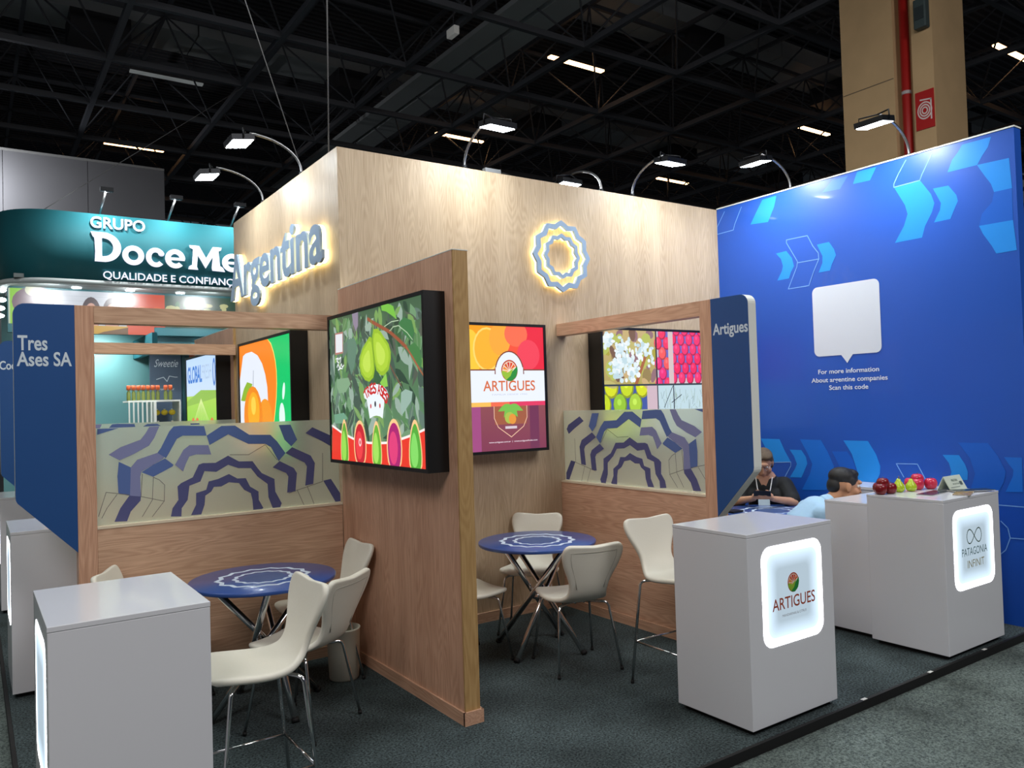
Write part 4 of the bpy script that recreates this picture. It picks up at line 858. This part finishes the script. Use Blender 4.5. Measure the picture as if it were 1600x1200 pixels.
P = [('c', [w(0, -.03, .53), w(0, .08, .68), w(0, .19, .78)], [.15, .15, .135]), ('c', [w(-.13, .19, .785), w(.13, .19, .785)], [.088, .088]), ('c', [w(0, .25, .82), w(0, .30, .858)], [.082, .070])]
for s in (-1, 1): P.append(('c', [w(s*.165, .20, .79), w(s*.17, .16, .60), w(s*.12, .22, .575)], [.078, .062, .046]))
blob('blue_shirt', P, M('light_blue_cloth', (164, 200, 228), .75, noise=.08, nscale=8, bump=.25), mm, .010, 3)
cb = B().lathe([(.080, 0), (.076, .02), (.068, .042), (.062, .04), (.070, 0)], 0, 0, 22); qd = V((w(0, .56, .95)-w(0, .44, .86))).normalized().to_track_quat('Z', 'Y').to_matrix()
cb.v = [tuple(w(0, .275, .842)+qd @ V(p)) for p in cb.v]; cb.build('collar', M('light_blue_cloth', (164, 200, 228)), mm)
blob('trousers', [('c', [w(s*.09, -.02, .54), w(s*.11, .37, .51), w(s*.11, .34, .14)], [.105, .08, .065]) for s in (-1, 1)], M('dark_trousers', (24, 26, 34)), mm, .012, 3)
blob('hair', [('e', Hc+Rh @ V((0, -.022, .052))*1.12, (0.0912, 0.1117, 0.0775), Rh), ('e', Hc+Rh @ V((0, .030, .088))*1.12, (0.0627, 0.0513, 0.0342), Rh), ('e', Hc+Rh @ V((0, -.075, -.01))*1.12, (0.0707, 0.0479, 0.0684), Rh), ('e', Hc+Rh @ V((.072, .012, .035))*1.12, (0.0137, 0.0342, 0.0319), Rh), ('e', Hc+Rh @ V((-.072, .012, .035))*1.12, (0.0137, 0.0342, 0.0319), Rh)], M('hair_black', (22, 20, 20), .6, noise=.4, nscale=60), mm, .006, 1)
blob('beard', [('e', Hc+Rh @ V((0, .080, -.096))*1.12, (0.0342, 0.0205, 0.016), Rh), ('e', Hc+Rh @ V((0, .100, -.046))*1.12, (0.0251, 0.0091, 0.0057), Rh)], M('stubble', (96, 72, 58), .9), mm, .004, 1)

# ------------------------------------------------------------------ concrete column with red pipe
CONC = M('concrete', (214, 180, 134), .85, noise=.16, nscale=2.2, bump=.25)
c = thing('concrete_column', 'tall beige concrete column rising behind the blue wall', 'column', (9.3, 1.2, 0))
b = B(); b.box(9.0, 9.9, .93, 1.75, -.05, 9.7); b.box(9.18, 9.72, .66, .93, -.05, 9.7); b.box(9.0, 9.9, .36, .66, -.05, 9.7); b.build('shaft', CONC, c)
b = B()
for z, s in ((6.25, .28), (4.95, .2), (8.1, .25), (3.4, .2)): b.box(8.995, 9.0-.0004, .94, 1.74, z, z+.012)
b.build('formwork_joint', M('joint_grey', (120, 104, 84), .9), c)
p = thing('fire_pipe', 'red fire sprinkler pipe running up the concrete column', 'pipe', (9.06, .79, -.05))
B().tube([(9.08, .80, -.05), (9.08, .80, 9.7)], .065, 16).build('pipe', M('red_paint', (176, 34, 30), .4), p)
for z in (5.98, 3.2, 8.6): B().tube([(9.08, .80, z), (9.08, .80, z+.05)], .07, 16).build('pipe_band', M('pipe_band', (200, 186, 186), .5), p)
s = thing('fire_hose_sign', 'small red fire hose sign on the concrete column', 'sign', (8.99, .44, 5.5))
box('plate', M('sign_red', (196, 30, 28), .4), (8.984, 8.999, .37, .63, 5.38, 5.92), s)
a = artX(8.983)
for r_ in (.105, .075, .045): a.band([(-.50+r_*math.cos(t_), 5.64+r_*1.2*math.sin(t_)) for t_ in [2*PI*i/24 for i in range(24)]], [(-.50+(r_-.017)*math.cos(t_), 5.64+(r_-.017)*1.2*math.sin(t_)) for t_ in [2*PI*i/24 for i in range(24)]], (240, 225, 220))
a.line([(-.41, 5.5), (-.41, 5.78), (-.56, 5.80)], .02, (240, 225, 220)); a.build('hose_symbol', PRINT, s)
e = thing('siren_box', 'small grey box high on the concrete column', 'alarm', (8.93, .46, 7.0)); B().box(8.88, 8.999, .38, .56, 6.78, 7.2).build('housing', M('grey_box', (70, 84, 84), .5), e, .02); B().box(8.872, 8.879, .41, .53, 6.9, 7.08).build('cover', M('grey_cover', (50, 60, 62), .5), e)

# ------------------------------------------------------------------ hall ceiling
struct(box('ceiling', M('roof_deck', (60, 60, 64), .9, noise=.3, nscale=1.2), (-12, 30, -9, 32, 10.4, 10.5)))
gr = B()
for i in range(210): y = -8.8+i*.19; gr.box(-11.9, 29.9, y, y+.05, 10.36, 10.399)
o = gr.build('ceiling', M('deck_rib', (80, 80, 86), .8)); struct(o)
tr = thing('space_frame', 'dark steel space frame grid hanging under the hall roof', 'truss', (2.26, 5.4, 8.0))
xs = [-.07+2.33*i for i in range(-5, 13)]; ys = [.70+2.34*i for i in range(-4, 13)]
for x in xs: box('chord', DARKSTEEL, (x-.045, x+.045, ys[0], ys[-1], 7.95, 8.05), tr)
for y in ys: box('chord', DARKSTEEL, (xs[0], xs[-1], y-.045, y+.045, 7.949, 8.051), tr)
b = B()
for x in xs:
    for y in ys:
        for sx in (-1, 1):
            for sy in (-1, 1): b.tube([(x, y, 8), (x+sx*1.165, y+sy*1.17, 9.55)], .02, 5, False)
for x in xs: b.box(x+1.13, x+1.2, ys[0], ys[-1], 9.52, 9.6)
for y in ys: b.box(xs[0], xs[-1], y+1.13, y+1.2, 9.521, 9.601)
o = b.build('lattice', DARKSTEEL, tr); o['kind'] = 'stuff'
DUCT = M('grey_duct', (150, 154, 156), .6, noise=.1, nscale=2)
for (y0, y1, lb) in ((6.4, 7.5, 'wide grey air duct crossing the roof nearer to us'), (12.3, 13.4, 'wide grey air duct crossing the roof farther back')):
    t = thing('air_duct', lb, 'duct', (6, (y0+y1)/2, 9.85))
    for i in range(9): x = -10+i*4.0; box('duct_section', DUCT, (x, x+3.97, y0, y1, 9.8, 10.2), t)
    for i in range(6): x = .1+i*5.6; box('air_diffuser', M('diffuser', (40, 40, 44), .6), (x-.55, x+.55, y0-.05, y0+.9, 9.35, 9.79), t)
t = thing('cable_tray', 'pair of long grey trays running away under the roof', 'tray', (6.4, 10, 8.75))
for x0, x1 in ((5.85, 6.30), (6.42, 6.95)): box('tray_rail', M('tray_grey', (160, 164, 166), .6), (x0, x1, 3.5, 20, 8.75, 8.85), t)
LW = M('warm_tube', (255, 190, 130), .5, emit=7); LE = M('tube_end', (230, 230, 230), .5, emit=1.2)
for i, (x, y, L_, on, lb) in enumerate(((.86, 18.1, 1.5, 1, 'glowing warm tube lamp above the dark wall at the left'), (8.2, 13.1, 1.5, 1, 'glowing warm tube lamp beside the flood lamp left of the rosette'), (8.0, 7.8, 1.5, 1, 'large glowing warm tube lamp high in the middle'), (16.65, 13.3, 1.45, 1, 'glowing warm tube lamp low above the oak wall'), (16.4, 7.8, 1.5, 1, 'glowing warm tube lamp left of the concrete column'), (15.85, 2.5, 1.5, 1, 'glowing warm tube lamp at the top right beyond the column'), (.70, 12.9, 1.5, 0, 'unlit white tube lamp at the upper left'))):
    t = thing('tube_lamp', lb, 'lamp', (x, y, 9.0), 0, 'tube lamps in the space frame')
    box('housing', M('tube_housing', (70, 70, 72), .5), (x, x+L_, y-.07, y+.07, 9.0, 9.07), t)
    box('tube', LW if on else M('tube_off_glow', (190, 196, 196), .5, emit=.12), (x+.01, x+L_-.01, y-.06, y+.06, 8.965, 8.999), t)  # the unlit tube has a faint glow put into its material
    for s_ in (.2, L_-.2): B().tube([(x+s_, y, 9.07), (x+s_, y, 9.52)], .006, 5).build('hanger', DARKSTEEL, t)
t = thing('wifi_box', 'small white box fixed under the roof grid', 'device', (6.2, 8.7, 7.9)); q = [(4.465,5.866),(4.515,5.681)]
B().box(q[0][0], q[1][0]+.05, q[0][1]-.1, q[0][1]+.16, 7.80, 7.94).build('housing', M('white_box', (190, 190, 186), .5, emit=.1), t, .01); B().tube([(q[0][0]+.05, q[0][1], 7.94), (q[0][0]+.05, q[0][1], 8.3)], .012, 6).build('bracket', DARKSTEEL, t)
for (p0, p1, lb) in (((.06, .3, 3.545), (.12, .3, 7.9), 'thin vertical cable hanging down to the oak box corner'), ((-.7, 2.3, 7.9), (.9, 2.63, 3.545), 'thin slanting cable running down to the oak box'), ((-1.2, 8.56, 4.845), (2.26, 10.06, 7.95), 'thin slanting cable over the teal sign')):
    tag(B().tube([p0, p1], .006, 5).build('cable', M('wire_steel', (120, 120, 120), .5)), lb, 'cable')

# ------------------------------------------------------------------ far grey wall and neighbouring stands
g = thing('partition_wall', 'tall plain dark grey wall behind the teal stand', 'wall', (-3, 13.2, -.05))
for i in range(6): box('panel', M('grey_board', (92, 92, 96), .6, noise=.15, nscale=1.0), (-7.5+i*1.48, -6.03+i*1.48, 13, 13.1, -.05, 6.95), g)
box('top_rail', M('rail_grey', (120, 120, 120), .5), (-7.5, 1.37, 12.98, 13.12, 6.951, 7.0), g)
area('neighbour_light', (-2.6, 12.3, 6.4), (-2.0, 13, 5.6), .5, .3, 120, (.95, .97, 1))
TEAL = M('teal_panel', (12, 96, 106), .75, noise=.04, nscale=2); TEALD = M('teal_dark', (10, 62, 68), .5)
ds = thing('exhibition_stand', 'teal neighbouring stand with the GRUPO Doce Mel fascia', 'stand', (1, 9.5, -.05))
ZB, ZT, YF = 3.80, 4.84, 8.5
path = [(4.2, YF), (-1.05, YF)]+[(-1.05-.75*math.sin(t_), YF+.75-.75*math.cos(t_)) for t_ in [PI/2*i/10 for i in range(1, 11)]]+[(-1.8, 11.5)]
def wallstrip(path, z0, z1, th):
    b = B(); n = len(path); vs = []; nr = []
    for i in range(n):
        a_ = V((*path[max(i-1, 0)], 0)); c_ = V((*path[min(i+1, n-1)], 0)); d = (c_-a_).normalized(); nr.append(V((d.y, -d.x, 0)))
    for z in (z0, z1):
        for i in range(n): vs.append((path[i][0], path[i][1], z))
        for i in range(n): vs.append((path[i][0]-nr[i].x*-th, path[i][1]-nr[i].y*-th, z))
    fs = []
    for i in range(n-1): fs += [(i, i+1, 2*n+i+1, 2*n+i), (n+i+1, n+i, 3*n+i, 3*n+i+1), (2*n+i, 2*n+i+1, 3*n+i+1, 3*n+i), (i+1, i, n+i, n+i+1)]
    fs += [(0, 2*n, 3*n, n), (n-1, 2*n-1, 4*n-1, 3*n-1)]
    b.add(vs, fs, True); return b
wallstrip(path, ZB, ZT, .12).build('fascia', TEAL, ds)
wallstrip(path, ZB-.07, ZB-.002, .14).build('light_rim', M('rim_white', (200, 208, 208), .5), ds)
LETW = M('letter_white', (226, 226, 240), .4, emit=.4)
sign_letters(ds, 'GRUPO', 'y', YF, [(-0.587,4.623)][0][0], [(-0.587,4.623)][0][1], .17, .78, LETW, None, .012, .002, .03)
sign_letters(ds, 'QUALIDADE E CONFIANÇA', 'y', YF, [(-0.421,3.844)][0][0], [(-0.421,3.844)][0][1]-.01, .115, 2.10, LETW, None, .006, .002, .02)
# big bold serif letters D o c e M e l : drawn outlines
def serif(ch, u, z, h, wd):
    b = B()
    def ring(cx, cz, ro, rz, ri, rzi, a0=0, a1=2*PI, n=28):
        ps = [a0+(a1-a0)*i/n for i in range(n+1)]; o_ = [(cx+ro*math.cos(t_), cz+rz*math.sin(t_)) for t_ in ps]; i_ = [(cx+ri*math.cos(t_), cz+rzi*math.sin(t_)) for t_ in ps]
        b.prism(o_+i_[::-1], lambda x, y: (x, YF-.035, y), lambda x, y: (x, YF-.003, y)) if abs(a1-a0) < 2*PI-.01 else None
        if abs(a1-a0) >= 2*PI-.01:
            n_ = len(o_)-1; vs = [(x, YF-.035, y) for x, y in o_[:-1]]+[(x, YF-.035, y) for x, y in i_[:-1]]+[(x, YF-.003, y) for x, y in o_[:-1]]+[(x, YF-.003, y) for x, y in i_[:-1]]
            fs = []
            for k in range(n_): j = (k+1) % n_; fs += [(k, j, n_+j, n_+k), (k, 2*n_+k, 2*n_+j, j), (n_+k, n_+j, 3*n_+j, 3*n_+k), (2*n_+k, 3*n_+k, 3*n_+j, 2*n_+j)]
            b.add(vs, fs)
    def pol(p): b.prism([(u+x*wd, z+y*h) for x, y in p], lambda x, y: (x, YF-.0352, y), lambda x, y: (x, YF-.0031, y))
    if ch == 'D':
        pol([(.0, 1.0), (.5, 1.0), (.5, .86), (.36, .80), (.36, .20), (.5, .14), (.5, 0), (.12, 0), (.14, .35), (.12, .8), (.06, .86)])
        ring(u+.42*wd, z+.5*h, .58*wd, .5*h, .32*wd, .31*h, -PI/2, PI/2)
    if ch == 'o': ring(u+.5*wd, z+.5*h, .5*wd, .52*h, .24*wd, .26*h)
    if ch == 'c': ring(u+.52*wd, z+.5*h, .52*wd, .52*h, .24*wd, .28*h, .62, 2*PI-.75); b.ell((u+.82*wd, YF-.02, z+.72*h), (.17*wd, .016, .15*h), 12, 6)
    if ch == 'e': ring(u+.5*wd, z+.5*h, .5*wd, .52*h, .24*wd, .27*h, .0, 2*PI-.75); pol([(.2, .42), (.98, .42), (.98, .56), (.2, .56)])
    if ch == 'M': pol([(0, 1), (.3, 1), (.52, .50), (.74, 1), (1.02, 1.0), (1.0, .88), (.92, .84), (.96, .22), (1.06, .14), (1.12, -.02), (.72, .0), (.70, .12), (.74, .6), (.50, .08), (.26, .62), (.22, .12), (.26, 0), (-.04, 0), (-.02, .12), (.08, .2), (.12, .84), (.02, .9)])
    if ch == 'l': pol([(0, 1.5), (.6, 1.5), (.6, .15), (.8, 0), (0, 0), (.15, .15), (.15, 1.35)])
    return b
for ch, l, rgt, base_, top_ in (('D', 142, 189, 408, 364), ('o', 191, 225, 413, 382), ('c', 228, 257, 416, 385), ('e', 258, 289, 418, 389), ('M', 296, 345, 423, 382), ('e', 347, 378, 426, 396)):
    q = [(-0.586,4.092),(-0.162,4.125),(-0.145,4.076),(0.172,4.099),(0.2,4.07),(0.479,4.091),(0.488,4.071),(0.794,4.093),(0.864,4.066),(1.368,4.102),(1.388,4.071),(1.719,4.094)]
    h_ = {'D': .46, 'M': .40}.get(ch, .30); k = ['D', 'o', 'c', 'e', 'M'].index(ch) if l != 347 else 5
    serif(ch, q[2*k][0], q[2*k][1]-(.0), h_, q[2*k+1][0]-q[2*k][0]).build('letter', LETW, ds)
serif('l', 1.72, 4.13, .30, .14).build('letter', LETW, ds)
# soffit, downlights, interior walls
b = B(); b.box(-1.6, 4.2, YF+.13, 10.9, ZB+.0, ZB+.06); b.build('soffit', M('soffit_grey', (120, 130, 130), .6), ds)
for i, (x, y) in enumerate(((-.95, 8.95), (-.35, 8.85), (.3, 8.85), (.95, 8.85), (1.6, 8.85), (-.7, 9.4), (.1, 9.4), (.9, 9.4))):
    d_ = B().lathe([(.07, 0), (.07, .012)], x, y, 16, ZB-.014).build('downlight', M('downlight_glow', (240, 250, 255), .4, emit=16), ds, label='round glowing white downlight')
for x in (-1.1, .1, 1.3): area('downlight_and_fill', (x, 9.05, ZB-.05), (x, 9.9, 2.2), .3, .3, 34, (.97, .99, 1))
area('downlight_and_fill', (-.2, 10.3, 3.0), (-.3, 10.9, 1.8), .3, .3, 22, (.9, 1, 1))  # added fill light to brighten the teal rear wall, no fitting here
for x in (-.65, .35, 1.35):
    t = thing('spotlight', ['slim stem spotlight above the word GRUPO', 'slim stem spotlight above the letters M and e', 'slim stem spotlight at the oak box edge above the teal fascia'][[-.65, .35, 1.35].index(x)], 'lamp', (x+.2, YF-.1, ZT), 0, 'stem spotlights on the teal fascia')
    B().tube([(x+.2, YF+.06, ZT+.001), (x+.24, YF-.35, ZT+.28)], .018, 8).build('stem', STEEL, t); B().box(x+.16, x+.34, YF-.44, YF-.34, ZT+.27, ZT+.33).build('lamp_head', LAMPHEAD, t)
    area('spot_light', (x+.25, YF-.42, ZT+.25), (x+.2, YF, ZT-.55), .14, .1, 16, (.95, 1, 1), t)
YB = 10.9
box('rear_wall', M('teal_wall', (92, 140, 142), .5, noise=.08, nscale=1), (-1.7, 4.2, YB, YB+.08, -.05, ZB), ds)
struct_pic = box('picture_header', TEALD, (-1.65, 4.2, 9.6, 9.7, 3.06, ZB-.001), ds)
a = artY(9.597)
def cell(u0, u1, zt, zb, col): a.rect(u0, zb, u1, zt, col)
zt_ = ZB-.03
q = [(-1.618,3.1),(-1.008,3.117),(0.067,3.147),(0.68,3.164),(1.821,3.196),(0.086,3.104),(-0.384,3.092),(-0.469,3.724),(-0.121,3.742)]; zb_ = 3.2
a.rect(-1.64, zb_, q[0][0], zt_, (190, 200, 180)); a.rect(q[0][0], zb_, q[1][0], zt_, (140, 205, 50)); a.ell((q[0][0]+q[1][0])/2+.05, zb_+.35, .33, .26, (110, 84, 100)); a.ell((q[0][0]+q[1][0])/2+.02, zb_+.55, .12, .1, (200, 205, 170))
a.rect(q[1][0], zb_, q[2][0], zt_, (206, 212, 222))
for k in range(7): a.rect(q[1][0], zb_+.08*k, q[2][0], zb_+.08*k+.006, (180, 188, 200))
for qq in (q[7], (q[7][0]+.31, 0)): a.ell(qq[0]-.0, zb_+.20, .145, .28, (60, 34, 44)); a.ell(qq[0], zb_+.12, .11, .26, (214, 160, 140))
a.rect(q[2][0], zb_, q[3][0], zt_, (214, 70, 26))
R = random.Random(2)
for i in range(12): a.ell(R.uniform(q[2][0]+.1, q[3][0]-.1), R.uniform(zb_+.08, zt_-.3), .10, .10, R.choice([(226, 92, 30), (232, 110, 50), (205, 60, 20)]))
a.rect(q[3][0], zb_, 3.6, zt_, (24, 66, 44))
for i in range(60): a.ell(R.uniform(q[3][0]+.06, 2.6), R.uniform(zb_+.04, zt_-.15), R.uniform(.04, .1), R.uniform(.03, .08), R.choice([(40, 110, 60), (30, 84, 50), (90, 150, 70), (190, 190, 130), (20, 60, 40), (150, 160, 90)]), 8)
# band below: yellow landscape, orange
a.rect(q[6][0]-.5, 3.061, q[5][0], zb_, (206, 160, 50)); a.poly([(q[6][0], 3.061), (q[6][0]+.1, 3.1), (q[5][0], 3.18), (q[5][0], 3.061)], (120, 84, 50)); a.rect(q[5][0], 3.061, .5, zb_, (222, 80, 40))
a.build('wall_picture', colmat('backlit_print', .62, .4), ds, 'row of fruit and people photographs')
# interior header with lights, dark panel, poster, rack
box('side_header', TEAL, (.36, .44, 9.0, YB-.01, 2.72, 3.055), ds); box('cross_header', TEALD, (.441, 2.4, 9.701, 9.78, 2.85, 3.055), ds)
for i in range(3): B().lathe([(.06, 0), (.06, .012)], .62, 9.05+i*.45, 14, 2.83).build('downlight', M('downlight_glow', (240, 250, 255)), ds, label='round glowing white downlight')
B().lathe([(.06, 0), (.06, .012)], 1.25, 9.6, 14, 2.83).build('downlight', M('downlight_glow', (240, 250, 255)), ds)
box('corner_post', TEALD, (1.10, 1.22, 10.3, 10.42, -.05, 3.0), ds)
wp = box('dark_board', M('slate_board', (70, 88, 108), .5), (.55, 1.09, 10.36, 10.40, 1.0, 2.83), ds, label='dark slate board with white handwriting')
a = artY(10.358)
a.text('Sweetie', .82, 2.55, .14, (214, 224, 228), 0, 'c', .40, slant=.3); a.line([(.66, 2.32), (.78, 2.36), (.84, 2.28), (.88, 2.38), (.98, 2.36), (1.02, 2.36)], .012, (214, 224, 228)); a.text('from Brasil', .82, 2.12, .04, (205, 215, 220), 0, 'c', .26, slant=.3)
a.build('handwriting', PRINT, wp)
rp = box('red_board', M('red_board', (176, 52, 38), .5), (1.23, 1.9, 10.36, 10.40, 1.6, 2.85), ds, label='red and orange poster board')
a = artY(10.358); a.poly([(1.24, 1.62), (1.24, 2.1), (1.7, 1.86), (1.7, 1.62)], (60, 20, 26)); a.rect(1.24, 2.62, 1.88, 2.84, (226, 108, 48))
for i in range(6): a.ell(1.33+.05*i, 2.5-.03*(i % 3), .03, .03, (50, 30, 24))
a.build('poster_print', PRINT, rp)
t = thing('display_rack', 'white slatted rack with yellow goods inside the teal stand', 'rack', (.53, 9.9, -.05))
b = B(); b.box(.07, .91, 9.6, 10.2, 1.90, 1.93); b.box(.07, .91, 9.6, 10.2, 1.35, 1.37); b.build('shelf', WHITEM, t)
for i in range(7): x = .07+i*.07; box('slat', WHITEM, (x, x+.022, 9.58, 9.60, -.05, 1.9), t)
for x in (.89, .47): box('side', WHITEM, (x, x+.02, 9.58, 10.2, -.05, 1.9), t)
for i in range(9):
    x = .10+.078*i+(.05 if i > 6 else 0); bt = thing('bottle', ['first', 'second', 'third', 'fourth', 'fifth', 'sixth', 'seventh', 'eighth', 'last'][i]+' orange-capped bottle from the left on the white rack', 'bottle', (x, 9.75, 1.931), 0, 'bottles on the white rack')
    B().lathe([(.030, 0), (.032, .01), (.032, .13), (.016, .17), (.014, .19)], x, 9.75, 12, 1.931).build('glass', M('bottle_green', (110, 120, 60), .2), bt)
    B().lathe([(.034, 0), (.036, .05), (.03, .085)], x, 9.75, 12, 2.11).build('cap', M('cap_orange', (214, 98, 52), .5), bt)
for i, (x, z, c_) in enumerate(((.54, 1.71, 0), (.665, 1.71, 0), (.79, 1.71, 0), (.56, 1.50, 1), (.79, 1.50, 1))):
    bt = thing('fruit_pack', ['yellow pack on the upper shelf, left', 'yellow pack on the upper shelf, middle', 'yellow pack on the upper shelf, right', 'orange pack on the lower shelf, left', 'orange pack on the lower shelf, right'][i]+' of the white rack', 'pack', (x, 9.7, z-.05), 0, 'packs in the white rack')
    B().ell((x, 9.72, z), (.058, .05, .05), 12, 8).build('bag', M('pack%d' % c_, [(214, 190, 30), (220, 140, 30)][c_], .4, noise=.3, nscale=30), bt); B().lathe([(.012, 0), (.02, .02)], x, 9.72, 8, z+.045).build('tie', WHITEM, bt)
# cream stand at the far left with its downlights
cs = thing('exhibition_stand', 'cream neighbouring stand at the far left edge', 'stand', (-3, 9.5, -.05))
box('wall', M('cream_wall', (196, 198, 180), .6), (-4.2, -2.0, 11.6, 11.7, -.05, 4.3), cs); box('header', M('cream_wall', (196, 198, 180)), (-4.2, -1.95, 9.6, 9.7, 3.2, 4.25), cs)
for i, (u_, z_) in enumerate([(-1.723,3.722),(-1.725,3.569),(-1.744,3.436),(-1.754,3.315)]): B().ell((u_, 9.59, z_), (.06, .02, .035), 12, 6).build('downlight', M('downlight_glow', (240, 250, 255)), cs)
